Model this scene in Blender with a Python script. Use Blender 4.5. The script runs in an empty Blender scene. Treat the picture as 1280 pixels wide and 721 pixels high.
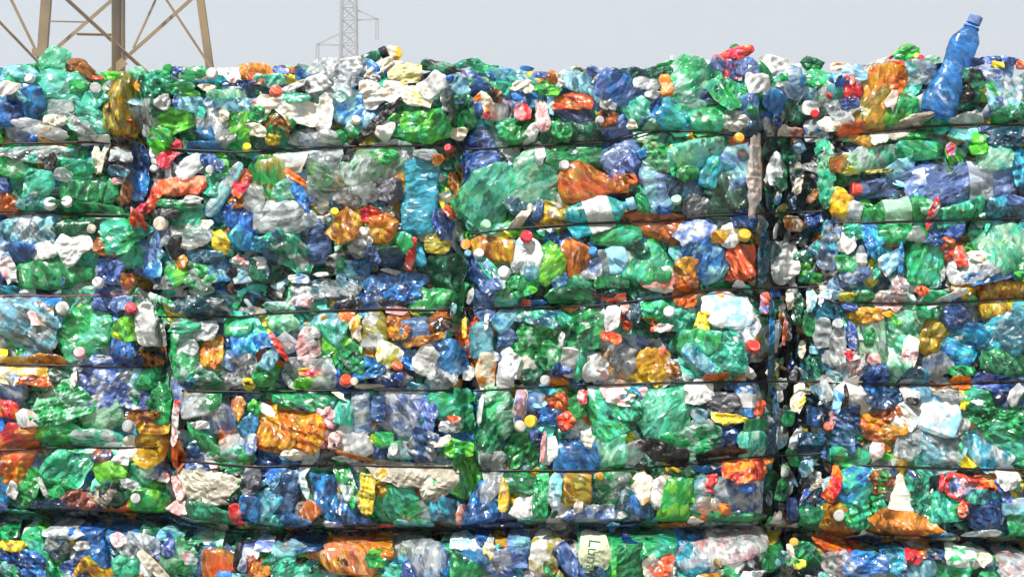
import bpy, math, random
import numpy as np
from mathutils import Vector, Matrix

# ------------------------------------------------------------------ camera, sky, sun, exposure
S = bpy.context.scene
CAMZ, CAMD, K = 1.85, 4.0, 457.14          # camera height, distance to the wall, photo pixels per metre on the wall plane
cam = bpy.data.objects.new('camera', bpy.data.cameras.new('camera'))
S.collection.objects.link(cam)
cam.location = (0, -CAMD, CAMZ)
cam.rotation_euler = (math.radians(90), 0, 0)
cam.data.sensor_width = 36
cam.data.lens = 36 * CAMD / 2.8
cam.data.clip_end = 5000
S.camera = cam

SUN_EL, SUN_AZ = 52, -28                    # degrees; azimuth from straight behind the camera, negative = from the left
w = bpy.data.worlds.new('World'); S.world = w; w.use_nodes = True
nt = w.node_tree; nt.nodes.clear()
out = nt.nodes.new('ShaderNodeOutputWorld'); bg = nt.nodes.new('ShaderNodeBackground')
sky = nt.nodes.new('ShaderNodeTexSky'); sky.sky_type = 'NISHITA'; sky.sun_disc = False
sky.sun_elevation = math.radians(SUN_EL); sky.sun_rotation = math.radians(180 + SUN_AZ)
sky.air_density = 1.0; sky.dust_density = 4.0; sky.ozone_density = 1.0
mixw = nt.nodes.new('ShaderNodeMix'); mixw.data_type = 'RGBA'
mixw.inputs[0].default_value = 0.85         # a hazy, near white sky
mixw.inputs[7].default_value = (4.6, 5.05, 5.55, 1)
nt.links.new(sky.outputs[0], mixw.inputs[6]); nt.links.new(mixw.outputs[2], bg.inputs[0])
bg.inputs[1].default_value = 0.082
nt.links.new(bg.outputs[0], out.inputs[0])

sd = bpy.data.lights.new('sun', 'SUN'); sd.energy = 4.7; sd.angle = math.radians(0.6); sd.color = (1, 0.965, 0.9)
sun = bpy.data.objects.new('sun', sd); S.collection.objects.link(sun)
el, az = math.radians(SUN_EL), math.radians(SUN_AZ)
to_sun = Vector((math.sin(az) * math.cos(el), -math.cos(az) * math.cos(el), math.sin(el)))
sun.rotation_euler = to_sun.to_track_quat('Z', 'Y').to_euler()
S.view_settings.view_transform = 'Standard'; S.view_settings.look = 'None'
S.view_settings.exposure = 0.85; S.view_settings.gamma = 1.0
S.cycles.use_denoising = True; S.cycles.use_adaptive_sampling = True; S.cycles.adaptive_threshold = .03
S.cycles.max_bounces = 7; S.cycles.diffuse_bounces = 3; S.cycles.glossy_bounces = 2
S.cycles.transmission_bounces = 3; S.cycles.transparent_max_bounces = 8
S.cycles.caustics_reflective = False; S.cycles.caustics_refractive = False
S.cycles.volume_bounces = 0

# ------------------------------------------------------------------ materials
PAL = dict(gr=(42,180,98), dg=(20,118,80), lg=(125,228,60), tg=(72,206,172), mint=(122,236,196), pg=(170,226,192),
  cy=(62,190,220), lb=(150,214,240), bl=(48,142,216), nb=(22,78,138), vi=(114,146,206), cl=(222,230,235), tb=(48,142,212), wh=(226,226,224),
  cr=(236,226,206), ye=(248,212,50), am=(226,168,22), **{'or': (242,128,36)}, rd=(228,56,44), br=(178,100,28), pk=(236,170,172),
  bk=(14,14,16), gy=(170,176,176), nt=(24,92,116), ol=(170,160,56), sa=(242,130,104), crye=(246,236,165), crpk=(220,204,194),
  gydk=(82,82,90), gycr=(192,184,166), gybr=(112,102,92), rdk=(132,58,54), rust=(176,88,30), sg=(74,118,94), amsh=(206,112,24),
  creamlab=(232,238,200))
WORD = dict(gr='green', dg='dark green', lg='lime green', tg='sea green', mint='mint green', pg='pale green', cy='cyan', lb='pale blue',
  bl='blue', tb='blue', nb='navy', vi='violet blue', cl='clear', wh='white', cr='cream', ye='yellow', am='amber', **{'or': 'orange'}, rd='red',
  br='brown', pk='pink', bk='black', gy='grey', nt='dark teal', ol='olive', sa='salmon', crye='pale yellow', crpk='beige',
  gydk='charcoal', gycr='beige grey', gybr='grey brown', rdk='dark red', rust='rust', sg='smoky green', amsh='amber', creamlab='cream')
PET = set('gr dg lg tg mint pg cy lb bl tb nb vi cl am or br nt ol sg sa amsh gy'.split())
def lin(c):
    c = np.array(c) / 255.0
    return np.where(c < .04045, c / 12.92, ((c + .055) / 1.055) ** 2.4)
_mats = {}
def mat(code, film=False):
    key = (code, film)
    if key in _mats: return _mats[key]
    cs = code.split('-'); a = lin(PAL[cs[0]]); b = lin(PAL[cs[1]]) if len(cs) > 1 else None
    m = bpy.data.materials.new('plastic_' + '_'.join(WORD[c].replace(' ', '_') for c in cs)); m.use_nodes = True
    t = m.node_tree; N = t.nodes; L = t.links; N.clear()
    o = N.new('ShaderNodeOutputMaterial')
    tc = N.new('ShaderNodeTexCoord'); oi = N.new('ShaderNodeObjectInfo')
    off = N.new('ShaderNodeVectorMath'); off.operation = 'MULTIPLY_ADD'
    cmb = N.new('ShaderNodeCombineXYZ')
    for i in range(3): L.new(oi.outputs['Random'], cmb.inputs[i])
    L.new(cmb.outputs[0], off.inputs[0]); off.inputs[1].default_value = (17, 31, 23); L.new(tc.outputs['Object'], off.inputs[2])
    P = off.outputs[0]
    # crumple field: warped cells
    n0 = N.new('ShaderNodeTexNoise'); n0.inputs['Scale'].default_value = 22; n0.inputs['Detail'].default_value = 2; L.new(P, n0.inputs[0])
    warp = N.new('ShaderNodeVectorMath'); warp.operation = 'MULTIPLY_ADD'
    L.new(n0.outputs['Color'], warp.inputs[0]); warp.inputs[1].default_value = (.03,) * 3; L.new(P, warp.inputs[2])
    v2 = N.new('ShaderNodeTexVoronoi'); v2.feature = 'DISTANCE_TO_EDGE'; v2.inputs['Scale'].default_value = 42; L.new(warp.outputs[0], v2.inputs['Vector'])
    # colour
    n1 = N.new('ShaderNodeTexNoise'); n1.inputs['Scale'].default_value = 26 if b is not None else 20; n1.inputs['Detail'].default_value = 3
    L.new(P, n1.inputs[0])
    r = N.new('ShaderNodeValToRGB'); r.color_ramp.interpolation = 'LINEAR'
    e = r.color_ramp.elements
    def rgba(c): return (float(c[0]), float(c[1]), float(c[2]), 1)
    lite = a * 0.72 + 0.28 * np.array((.9, .95, .95)); 
    if cs[0] in ('bk', 'wh', 'cr'): lite = a * .9 + .06
    if b is not None:
        e[0].position = .47; e[0].color = rgba(a); e[1].position = .57; e[1].color = rgba(b)
    else:
        e[0].position = .40; e[0].color = rgba(a * .75); e[1].position = .62; e[1].color = rgba(a)
        q = r.color_ramp.elements.new(.74); q.color = rgba(lite)
    L.new(n1.outputs['Fac'], r.inputs[0])
    # crease whitening of stressed plastic
    cr = N.new('ShaderNodeMapRange'); L.new(v2.outputs['Distance'], cr.inputs[0]); cr.inputs[1].default_value = 0.0; cr.inputs[2].default_value = .10
    cr.inputs[3].default_value = .55; cr.inputs[4].default_value = 0
    nm = N.new('ShaderNodeTexNoise'); nm.inputs['Scale'].default_value = 34; L.new(P, nm.inputs[0])
    nmr = N.new('ShaderNodeMapRange'); L.new(nm.outputs['Fac'], nmr.inputs[0]); nmr.inputs[1].default_value = .45; nmr.inputs[2].default_value = .65
    mul = N.new('ShaderNodeMath'); mul.operation = 'MULTIPLY'; L.new(cr.outputs[0], mul.inputs[0]); L.new(nmr.outputs[0], mul.inputs[1])
    mx = N.new('ShaderNodeMix'); mx.data_type = 'RGBA'; L.new(mul.outputs[0], mx.inputs[0]); L.new(r.outputs[0], mx.inputs[6])
    wcol = (a * .45 + .5) if cs[0] not in ('bk', 'gydk') else a + .12
    mx.inputs[7].default_value = rgba(np.minimum(wcol, .85))
    hsv = N.new('ShaderNodeHueSaturation'); L.new(mx.outputs[2], hsv.inputs['Color'])
    hr = N.new('ShaderNodeMapRange'); L.new(oi.outputs['Random'], hr.inputs[0]); hr.inputs[3].default_value = .485; hr.inputs[4].default_value = .515
    vr = N.new('ShaderNodeMapRange'); L.new(oi.outputs['Random'], vr.inputs[0]); vr.inputs[3].default_value = .8; vr.inputs[4].default_value = 1.12
    L.new(hr.outputs[0], hsv.inputs['Hue']); L.new(vr.outputs[0], hsv.inputs['Value'])
    C = hsv.outputs[0]
    # flat facets of crinkled sheet plastic: each cell of two warped, stretched cell patterns leans its own way
    vr_ = N.new('ShaderNodeVectorRotate'); vr_.rotation_type = 'Y_AXIS'; L.new(warp.outputs[0], vr_.inputs['Vector'])
    ra = N.new('ShaderNodeMath'); ra.operation = 'MULTIPLY'; ra.inputs[1].default_value = 40; L.new(oi.outputs['Random'], ra.inputs[0]); L.new(ra.outputs[0], vr_.inputs['Angle'])
    sv = N.new('ShaderNodeVectorMath'); sv.operation = 'MULTIPLY'; sv.inputs[1].default_value = (.36, 1, 1.25); L.new(vr_.outputs[0], sv.inputs[0])
    acc_ = None
    geo = N.new('ShaderNodeNewGeometry'); prev = geo.outputs['Normal']
    calm = .45 if cs[0] == 'tb' else 1
    fs = N.new('ShaderNodeMapRange'); L.new(oi.outputs['Random'], fs.inputs[0]); fs.inputs[3].default_value = .4; fs.inputs[4].default_value = 1.25
    for sc_, k_ in ((24, .4), (66, .72 * calm if not film else .28), (150, .32 * calm if not film else .16)):
        vc = N.new('ShaderNodeTexVoronoi'); vc.inputs['Scale'].default_value = sc_; L.new(sv.outputs[0], vc.inputs['Vector'])
        sb = N.new('ShaderNodeVectorMath'); sb.operation = 'SUBTRACT'; L.new(vc.outputs['Color'], sb.inputs[0]); sb.inputs[1].default_value = (.5, .5, .5)
        ma = N.new('ShaderNodeVectorMath'); ma.operation = 'MULTIPLY_ADD'; L.new(sb.outputs[0], ma.inputs[0]); kk = N.new('ShaderNodeVectorMath'); kk.operation = 'SCALE'; kk.inputs[0].default_value = (k_ * 1.5,) * 3; L.new(fs.outputs[0], kk.inputs['Scale']); L.new(kk.outputs[0], ma.inputs[1])
        L.new(prev, ma.inputs[2]); prev = ma.outputs[0]
    bp = N.new('ShaderNodeVectorMath'); bp.operation = 'NORMALIZE'; L.new(prev, bp.inputs[0])
    # plastic lying double or single: thicker and thinner patches
    vt = N.new('ShaderNodeTexVoronoi'); vt.inputs['Scale'].default_value = 75; L.new(sv.outputs[0], vt.inputs['Vector'])
    sx = N.new('ShaderNodeSeparateXYZ'); L.new(vt.outputs['Color'], sx.inputs[0])
    tm_ = N.new('ShaderNodeMapRange'); L.new(sx.outputs[0], tm_.inputs[0]); tm_.inputs[3].default_value = .45 if not film else .8; tm_.inputs[4].default_value = 1.6 if not film else 1.1
    ct = N.new('ShaderNodeVectorMath'); ct.operation = 'SCALE'; L.new(C, ct.inputs[0]); L.new(tm_.outputs[0], ct.inputs['Scale'])
    cm = N.new('ShaderNodeVectorMath'); cm.operation = 'MINIMUM'; L.new(ct.outputs[0], cm.inputs[0]); cm.inputs[1].default_value = (.9, .9, .9); C = cm.outputs[0]
    pb = N.new('ShaderNodeBsdfPrincipled'); L.new(C, pb.inputs['Base Color']); L.new(bp.outputs[0], pb.inputs['Normal'])
    pet = cs[0] in PET and not film
    pb.inputs['Roughness'].default_value = .3 if pet else .42
    pb.inputs['IOR'].default_value = 1.58
    if pet:
        pb.inputs['Coat Weight'].default_value = 1.0; pb.inputs['Coat Roughness'].default_value = .24; pb.inputs['Coat IOR'].default_value = 1.6
    tl = N.new('ShaderNodeBsdfTranslucent'); L.new(C, tl.inputs[0]); L.new(bp.outputs[0], tl.inputs['Normal'])
    m1 = N.new('ShaderNodeMixShader'); m1.inputs[0].default_value = .38 if pet else .2
    L.new(pb.outputs[0], m1.inputs[1]); L.new(tl.outputs[0], m1.inputs[2])
    tfac = (.55 if cs[0] == 'cl' else .4 if cs[0] in ('tb', 'pg', 'mint', 'lb') else (.2 if cs[0] in ('nb', 'bk', 'nt') else .3)) if pet else (.4 if cs[0] in ('cl', 'crpk') else (.12 if film and cs[0] in ('wh', 'cr', 'crye', 'gycr') else 0))
    if tfac:
        tp = N.new('ShaderNodeBsdfTransparent'); tp.inputs[0].default_value = rgba(np.clip(a, .02, 1) ** .32)
        m2 = N.new('ShaderNodeMixShader'); m2.inputs[0].default_value = tfac
        L.new(m1.outputs[0], m2.inputs[1]); L.new(tp.outputs[0], m2.inputs[2]); L.new(m2.outputs[0], o.inputs[0])
    else:
        L.new(m1.outputs[0], o.inputs[0])
    _mats[key] = m
    return m

def simple_mat(name, c, rough=.5, metal=0, noise=None):
    m = bpy.data.materials.new(name); m.use_nodes = True
    t = m.node_tree; p = t.nodes['Principled BSDF']
    p.inputs['Roughness'].default_value = rough; p.inputs['Metallic'].default_value = metal
    c = lin(c); p.inputs['Base Color'].default_value = (*[float(x) for x in c], 1)
    if noise:
        n = t.nodes.new('ShaderNodeTexNoise'); n.inputs['Scale'].default_value = noise; n.inputs['Detail'].default_value = 6
        tc = t.nodes.new('ShaderNodeTexCoord'); t.links.new(tc.outputs['Object'], n.inputs[0])
        r = t.nodes.new('ShaderNodeValToRGB'); r.color_ramp.elements[0].position = .35; r.color_ramp.elements[1].position = .65
        r.color_ramp.elements[0].color = (*[float(x) * .6 for x in c], 1); r.color_ramp.elements[1].color = (*[min(1, float(x) * 1.25) for x in c], 1)
        t.links.new(n.outputs['Fac'], r.inputs[0]); t.links.new(r.outputs[0], p.inputs['Base Color'])
        b = t.nodes.new('ShaderNodeBump'); b.inputs['Strength'].default_value = .4; b.inputs['Distance'].default_value = .01
        t.links.new(n.outputs['Fac'], b.inputs['Height']); t.links.new(b.outputs[0], p.inputs['Normal'])
    return m

# ------------------------------------------------------------------ mesh helpers
def add_mesh(name, V, F, mats, parent=None, origin=(0, 0, 0), midx=None, smooth=True, sharp=13):
    me = bpy.data.meshes.new(name)
    V = np.asarray(V, dtype=np.float32) - np.array(origin, dtype=np.float32)
    F = np.asarray(F, dtype=np.int32); k = F.shape[1]
    me.vertices.add(len(V)); me.vertices.foreach_set('co', V.ravel())
    me.loops.add(F.size); me.loops.foreach_set('vertex_index', F.ravel())
    me.polygons.add(len(F)); me.polygons.foreach_set('loop_start', np.arange(0, F.size, k, dtype=np.int32))
    for m in (mats if isinstance(mats, list) else [mats]): me.materials.append(m)
    if midx is not None: me.polygons.foreach_set('material_index', np.asarray(midx, dtype=np.int32))
    me.polygons.foreach_set('use_smooth', np.full(len(F), bool(smooth)))
    me.update(calc_edges=True)
    if smooth and sharp: me.set_sharp_from_angle(angle=math.radians(sharp))
    o = bpy.data.objects.new(name, me); S.collection.objects.link(o)
    if parent is not None:
        o.parent = parent; o.location = Vector(origin) - parent.location
    else:
        o.location = origin
    return o

def tag(o, label=None, cat=None, group=None, kind=None):
    if label: o['label'] = label
    if cat: o['category'] = cat
    if group: o['group'] = group
    if kind: o['kind'] = kind
    return o

def grid_faces(nu, nv):
    i = np.arange(nu - 1)[:, None]; j = np.arange(nv)[None, :]
    a = i * nv + j; b = i * nv + (j + 1) % nv
    return np.stack([a, b, b + nv, a + nv], -1).reshape(-1, 4)

def tube(pts, r, n=6):
    V, F = [], []
    pts = [Vector(p) for p in pts]
    for i, p in enumerate(pts):
        d = (pts[min(i + 1, len(pts) - 1)] - pts[max(i - 1, 0)]).normalized()
        a = d.orthogonal().normalized(); b = d.cross(a)
        for k in range(n):
            t = 2 * math.pi * k / n
            V.append(tuple(p + (a * math.cos(t) + b * math.sin(t)) * r))
    F = grid_faces(len(pts), n)
    return np.array(V), F

def box(x0, x1, y0, y1, z0, z1):
    V = np.array([(x, y, z) for z in (z0, z1) for y in (y0, y1) for x in (x0, x1)], float)
    F = np.array([(0, 2, 3, 1), (4, 5, 7, 6), (0, 1, 5, 4), (2, 6, 7, 3), (0, 4, 6, 2), (1, 3, 7, 5)])
    return V, F

def world_x(px, y=0.0): return (px - 640) / K * (CAMD + y) / CAMD
def world_z(py, y=0.0): return CAMZ - (py - 360.5) / K * (CAMD + y) / CAMD

# ------------------------------------------------------------------ shape of the wall's face (in photo pixels on the wall plane)
WIRES = [
 [(-200,182),(0,180),(110,178),(168,182)], [(208,186),(300,191),(345,187),(440,183),(562,182)],
 [(580,187),(755,178),(810,165),(850,164),(890,165),(930,172),(1035,172)], [(1042,173),(1090,165),(1180,157),(1280,155),(1480,152)],
 [(-200,270),(0,268),(60,266),(160,270)], [(585,293),(640,286),(720,280),(830,276),(880,270),(1035,264)],
 [(1042,280),(1120,277),(1280,273),(1480,270)],
 [(-200,369),(0,369),(80,370),(176,367)], [(198,396),(300,396),(340,391),(420,388),(480,386),(564,388)],
 [(582,386),(640,385),(745,382),(830,372),(880,363),(1035,358)], [(1040,378),(1160,380),(1280,372),(1480,370)],
 [(-200,455),(0,455),(80,457),(188,459)], [(228,488),(320,490),(430,487),(566,488)],
 [(590,489),(640,485),(830,478),(1035,476)], [(1040,479),(1180,481),(1280,476),(1480,474)],
 [(-200,565),(0,563),(50,560),(108,558),(196,560)], [(222,575),(320,583),(440,581),(572,584)],
 [(600,588),(740,588),(800,585),(850,581),(930,572),(1035,566)], [(1040,580),(1180,585),(1280,587),(1480,588)],
]
_W = [(np.array([p[0] for p in w_], float), np.array([p[1] for p in w_], float)) for w_ in WIRES]
HX = np.array([-200, 0, 200, 240, 300, 560, 620, 960, 1040, 1280, 1480.]); HY = np.array([648, 648, 652, 662, 669, 668, 664, 663, 676, 683, 684.])
def g(x): return np.exp(-x * x)
def surf(px, py):
    px = np.asarray(px, float); py = np.asarray(py, float)
    up = np.clip((665 - py) / 30, 0, 1)
    s1 = 172 + (py - 170) * .09; s2 = 572 + (py - 180) * .04
    d = .055 * g((px - s1) / 14) * up + .05 * g((px - s2) / 11) * up
    d = d + .125 * np.clip(1.25 - np.abs(px - 1000) / 48, 0, 1)
    d = d + .12 * g((py - np.interp(px, HX, HY)) / 9)
    d = d + .055 * np.clip((118 - py) / 32, 0, 2) ** 2 * .5
    d = d + .07 * g((px - 465) / 95) * g((py - 346) / 30) + .03 * g((px - 305) / 60) * g((py - 335) / 26)
    d = d + .012 * np.sin(px / 71 + 1.3) * np.cos(py / 53) + .008 * np.sin(px / 31 + py / 23)
    return d
def wire_y(px, py):                         # how deep a wire lies at a place on the face
    s = sum(surf(px + dx, py) for dx in (-14, -5, 5, 14)) / 4
    return s - .018
def conform(V, px0, py0):                   # pieces follow the face into its seams and gaps
    px = V[:, 0] * K * CAMD / (CAMD + V[:, 1]) + 640; py = 360.5 - (V[:, 2] - CAMZ) * K * CAMD / (CAMD + V[:, 1])
    V[:, 1] += np.clip(surf(px, py) - float(surf(px0, py0)), -.1, .12) * .85 * np.clip((py - 96) / 30, 0, 1)
    return V
def squeeze(V):                             # the wires pinch what they press on
    px = V[:, 0] * K * CAMD / (CAMD + V[:, 1]) + 640; py = 360.5 - (V[:, 2] - CAMZ) * K * CAMD / (CAMD + V[:, 1])
    best = np.zeros(len(V)); 
    for wx, wy in _W:
        m = (px > wx[0]) & (px < wx[-1])
        gg = g((py - np.interp(px, wx, wy)) / 8.5) * m
        best = np.maximum(best, gg)
    lim = wire_y(px, py) + .005
    over = V[:, 1] < lim
    V[:, 1] = np.where(over, V[:, 1] * (1 - best) + lim * best, V[:, 1])
    return V

# ------------------------------------------------------------------ crushed plastic shapes
def tri(x): return 4 * np.abs(x - np.floor(x + .5)) - 1
def folds(P, rng, wl0, wl1, n, sharp=True):
    d = np.zeros(len(P))
    for _ in range(n):
        q = rng.normal(size=3); q /= np.linalg.norm(q)
        wl = math.exp(rng.uniform(math.log(wl1), math.log(wl0)))
        x = P @ q / wl + rng.uniform(0, 1)
        x = x + .10 * np.sin(P @ rng.normal(size=3) / wl * 1.7)
        d += (tri(x) if sharp else np.sin(2 * np.pi * x)) * wl
    return d
def outline(phi, rng, tri_=0, sq=0, rough=.1, n=2.6):
    if tri_:
        c = [(.0, 1.0), (-.95, -.9), (.95, -.9)]
        # radius of a triangle seen from its centre
        R = np.full(len(phi), 9.0)
        for i in range(3):
            (x0, y0), (x1, y1) = c[i], c[(i + 1) % 3]
            nx, ny = y1 - y0, x0 - x1; k = nx * x0 + ny * y0
            den = nx * np.cos(phi) + ny * np.sin(phi)
            R = np.where(den * k > 0, np.minimum(R, k / np.where(np.abs(den) < 1e-6, 1e-6, den)), R)
        return R
    if sq: n = 8
    c, s = np.abs(np.cos(phi)), np.abs(np.sin(phi))
    R = (c ** n + s ** n) ** (-1 / n)
    if rough:                                # straight torn or folded edges between a few corners
        nc = int(rng.integers(5, 9)) if rough < .3 else int(rng.integers(7, 14))
        a = (np.arange(nc) + rng.uniform(-.32, .32, nc)) * 2 * np.pi / nc + rng.uniform(0, 6.28)
        rc = (np.abs(np.cos(a)) ** n + np.abs(np.sin(a)) ** n) ** (-1 / n) * rng.uniform(1 - rough * .75, 1.06, nc)
        cx, cy = rc * np.cos(a), rc * np.sin(a)
        d = np.stack([np.cos(phi), np.sin(phi)], -1); Rp = np.full(len(phi), .2)
        for i in range(nc):
            x0, y0, x1, y1 = cx[i], cy[i], cx[(i + 1) % nc], cy[(i + 1) % nc]
            den = d[:, 0] * (y1 - y0) - d[:, 1] * (x1 - x0); den = np.where(np.abs(den) < 1e-9, 1e-9, den)
            t_ = (x0 * (y1 - y0) - y0 * (x1 - x0)) / den; q_ = (x0 * d[:, 1] - y0 * d[:, 0]) / den
            ok = (t_ > 0) & (q_ >= -1e-6) & (q_ <= 1 + 1e-6)
            Rp = np.where(ok, np.maximum(Rp, t_), Rp)
        k_ = .15 if rough < .3 else 0
        R = R * k_ + Rp * (1 - k_)
        R = R * (1 + .02 * tri(phi * 11 / 6.283 + rng.uniform(0, 1)))
    return R
def profile(u, kind, rng):
    I = np.interp
    if kind == 'tall':
        return I(u, [0,.03,.1,.28,.40,.46,.55,.68,.78,.87,.905,.91,.95,.955,1,1.0001], [0,.82,1,.98,.80,.70,.76,.82,.76,.46,.32,.22,.22,.27,.27,0])
    if kind == 'squat':
        return I(u, [0,.03,.12,.28,.45,.56,.66,.78,.9,.97,1], [0,.55,.88,1,.9,.66,.46,.4,.38,.36,0])
    if kind == 'jar':
        return I(u, [0,.02,.06,.2,.48,.52,.85,.94,.98,1], [0,.75,.93,1,.97,1,.96,.88,.7,0])
    if kind == 'cone':
        return I(u, [0,.03,.1,.5,.85,.95,1], [0,.9,1,.7,.32,.26,0])
    if kind == 'long':
        return I(u, [0,.02,.08,.3,.55,.64,.70,.74,.95,.99,1], [0,.6,.92,1,.98,.88,.66,.52,.46,.4,0])
    if kind == 'neck':
        return I(u, [0,.02,.07,.3,.58,.70,.80,.86,.9,.905,.93,.935,.985,1], [0,.7,.95,1,.97,.82,.5,.28,.23,.30,.30,.22,.22,0])
    e0, e1 = rng.uniform(.04, .12), rng.uniform(.05, .22); k = rng.uniform(.6, .95)
    return I(u, [0, .015, e0, .35, .6, 1 - e1, .985, 1], [0, .55, .92, 1, .97, k, k * .5, 0])

def lathe(L, W, D, prof, rng, amp, hi=1.0):
    nu = int(np.clip(L / .0045 * hi, 9, 46)); nv = int(np.clip(2.6 * W / .0048 * hi, 12, 44))
    u = np.linspace(0, 1, nu); u = .5 * (u + (1 - np.cos(np.pi * u)) / 2)
    r = profile(u, prof, rng)
    if rng.random() < .45 and prof in ('plain', 'neck', 'jar', 'long'):
        r = r * (1 + .035 * np.sin(u * L / .009))
    v = np.linspace(0, 2 * np.pi, nv, endpoint=False)
    U, Vv = np.meshgrid(u, v, indexing='ij'); Rr = np.repeat(r[:, None], nv, 1)
    cx = Rr * W / 2 * np.cos(Vv); cz = Rr * D / 2 * np.sign(np.sin(Vv)) * np.abs(np.sin(Vv)) ** .6
    if prof in ('tall', 'neck', 'long', 'squat'):       # necks stay round
        k = np.clip((U - .8) / .08, 0, 1); cz = cz * (1 - k) + k * Rr * min(W, D * 2) / 2 * np.sin(Vv)
    P = np.stack([(U - .5) * L, cx, cz], -1).reshape(-1, 3)
    N = np.stack([np.zeros_like(U), np.cos(Vv), np.sin(Vv)], -1).reshape(-1, 3)
    keep = (1 - np.clip((U.ravel() - .84) / .04, 0, 1)) if prof in ('tall', 'neck', 'long', 'squat') else 1
    env = np.minimum(1, Rr.ravel() * 1.6) * keep
    s = min(L, W)
    d = folds(P, rng, s * 1.1, s * .3, int(rng.integers(3, 6))) * amp / 1.5
    P += N * (d * env)[:, None]
    d2 = folds(P, rng, .03, .010, 4) * rng.uniform(.03, .12) * (amp / .1)
    P += N * (d2 * env)[:, None]
    # bend of the axis
    if amp > .04:
        x = P[:, 0] / L
        P[:, 1] += keep * W * .10 * rng.normal() * np.sin(x * 3.1 + rng.uniform(0, 6)) * np.minimum(1, L / W / 2)
        P[:, 1] += keep * folds(np.stack([P[:, 0], 0 * x, 0 * x], 1), rng, L * .8, L * .3, 2) * amp * .5
    return P, grid_faces(nu, nv), nu, nv

def tilt(P, rng, k):                        # lean out of the wall plane
    a, b = rng.normal(0, k, 2); P = P.copy(); lim = .03
    P[:, 2] += np.clip(P[:, 0] * np.clip(a, -.6, .6), -lim, lim) + np.clip(P[:, 1] * np.clip(b, -.8, .8), -lim, lim); return P

def pillow(L, W, D, rng, amp, rough=.12, sheet=False, hi=1.0, tri_=0, sq=0, base=0, rim=0, n=2.6):
    s = (L + W) / 2
    nr = int(np.clip(s / .0042 * hi, 8, 30)); nv = int(np.clip(3.2 * s / .0055 * hi, 14, 60))
    if sheet: nr = int(nr * 1.2)
    th = np.linspace(0, np.pi, nr); ph = np.linspace(0, 2 * np.pi, nv, endpoint=False)
    R = outline(ph, rng, tri_, sq, rough, n)
    T, Ph = np.meshgrid(th, ph, indexing='ij')
    if sheet: rad = 1 - np.abs(T / (np.pi / 2) - 1); dz = np.sign(np.pi / 2 - T) * np.minimum(1, (1 - rad) * 6)
    else: rad = np.sin(T) ** .8; dz = np.sign(np.cos(T)) * (1 - rad ** 5)
    RR = R[None, :] * rad
    x = RR * np.cos(Ph) * L / 2; y = RR * np.sin(Ph) * W / 2
    z = dz * D / 2                           # +z faces the viewer
    if base:                                 # moulded bottle base: five feet and a dimple
        f = np.clip(rad, 0, 1)
        z = z + (dz > 0) * (np.cos(5 * Ph) * .065 * np.sin(np.pi * f) * min(L, W) * .7 - .16 * min(L, W) * np.exp(-(f / .22) ** 2))
    if rim:
        z = z + (dz > 0) * (.05 * min(L, W) * np.clip(np.sin(rad * 16), -.4, .4))
    P = np.stack([x, y, z], -1).reshape(-1, 3)
    Q = P.copy()
    if sheet: Q[:, 2] = 0
    m = min(L, W)
    d = folds(Q, rng, m * .9, m * .25, 4) * amp / 1.5 + folds(Q, rng, .03, .010, 4) * rng.uniform(.03, .12) * (amp / .1)
    if sheet:
        q2 = rng.uniform(0, np.pi); c2 = (Q[:, 0] * np.cos(q2) + Q[:, 1] * np.sin(q2)) / m - rng.uniform(-.15, .15)
        P[:, 2] += d + (np.maximum(0, c2) * rng.uniform(-.45, .1) + np.maximum(0, -c2) * rng.uniform(-.3, .1)) * m
        P[:, :2] *= 1 + (.05 * np.sin(8 * Q[:, 0] / m + 3))[:, None]
    else:
        nrm = np.stack([np.cos(Ph) * np.sin(T), np.sin(Ph) * np.sin(T), np.cos(T)], -1).reshape(-1, 3)
        P += nrm * d[:, None]
    return P, grid_faces(nr, nv), nr, nv

def cap_mesh(r, h):                          # screw cap, axis +z, knurled skirt, rounded top
    nv = 40
    prof = [(0, h / 2), (r * .75, h / 2), (r * .92, h * .46), (r, h * .34), (r, -h * .32), (r * 1.04, -h * .34), (r * 1.04, -h / 2), (r * .85, -h / 2), (r * .8, 0), (0, 0)]
    v = np.linspace(0, 2 * np.pi, nv, endpoint=False)
    P = []
    for i, (rr, z) in enumerate(prof):
        k = 1 + (.035 * (np.arange(nv) % 2) if i in (3, 4) else 0)
        P.append(np.stack([rr * k * np.cos(v), rr * k * np.sin(v), np.full(nv, z)], -1))
    return np.concatenate(P), grid_faces(len(prof), nv)

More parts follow.
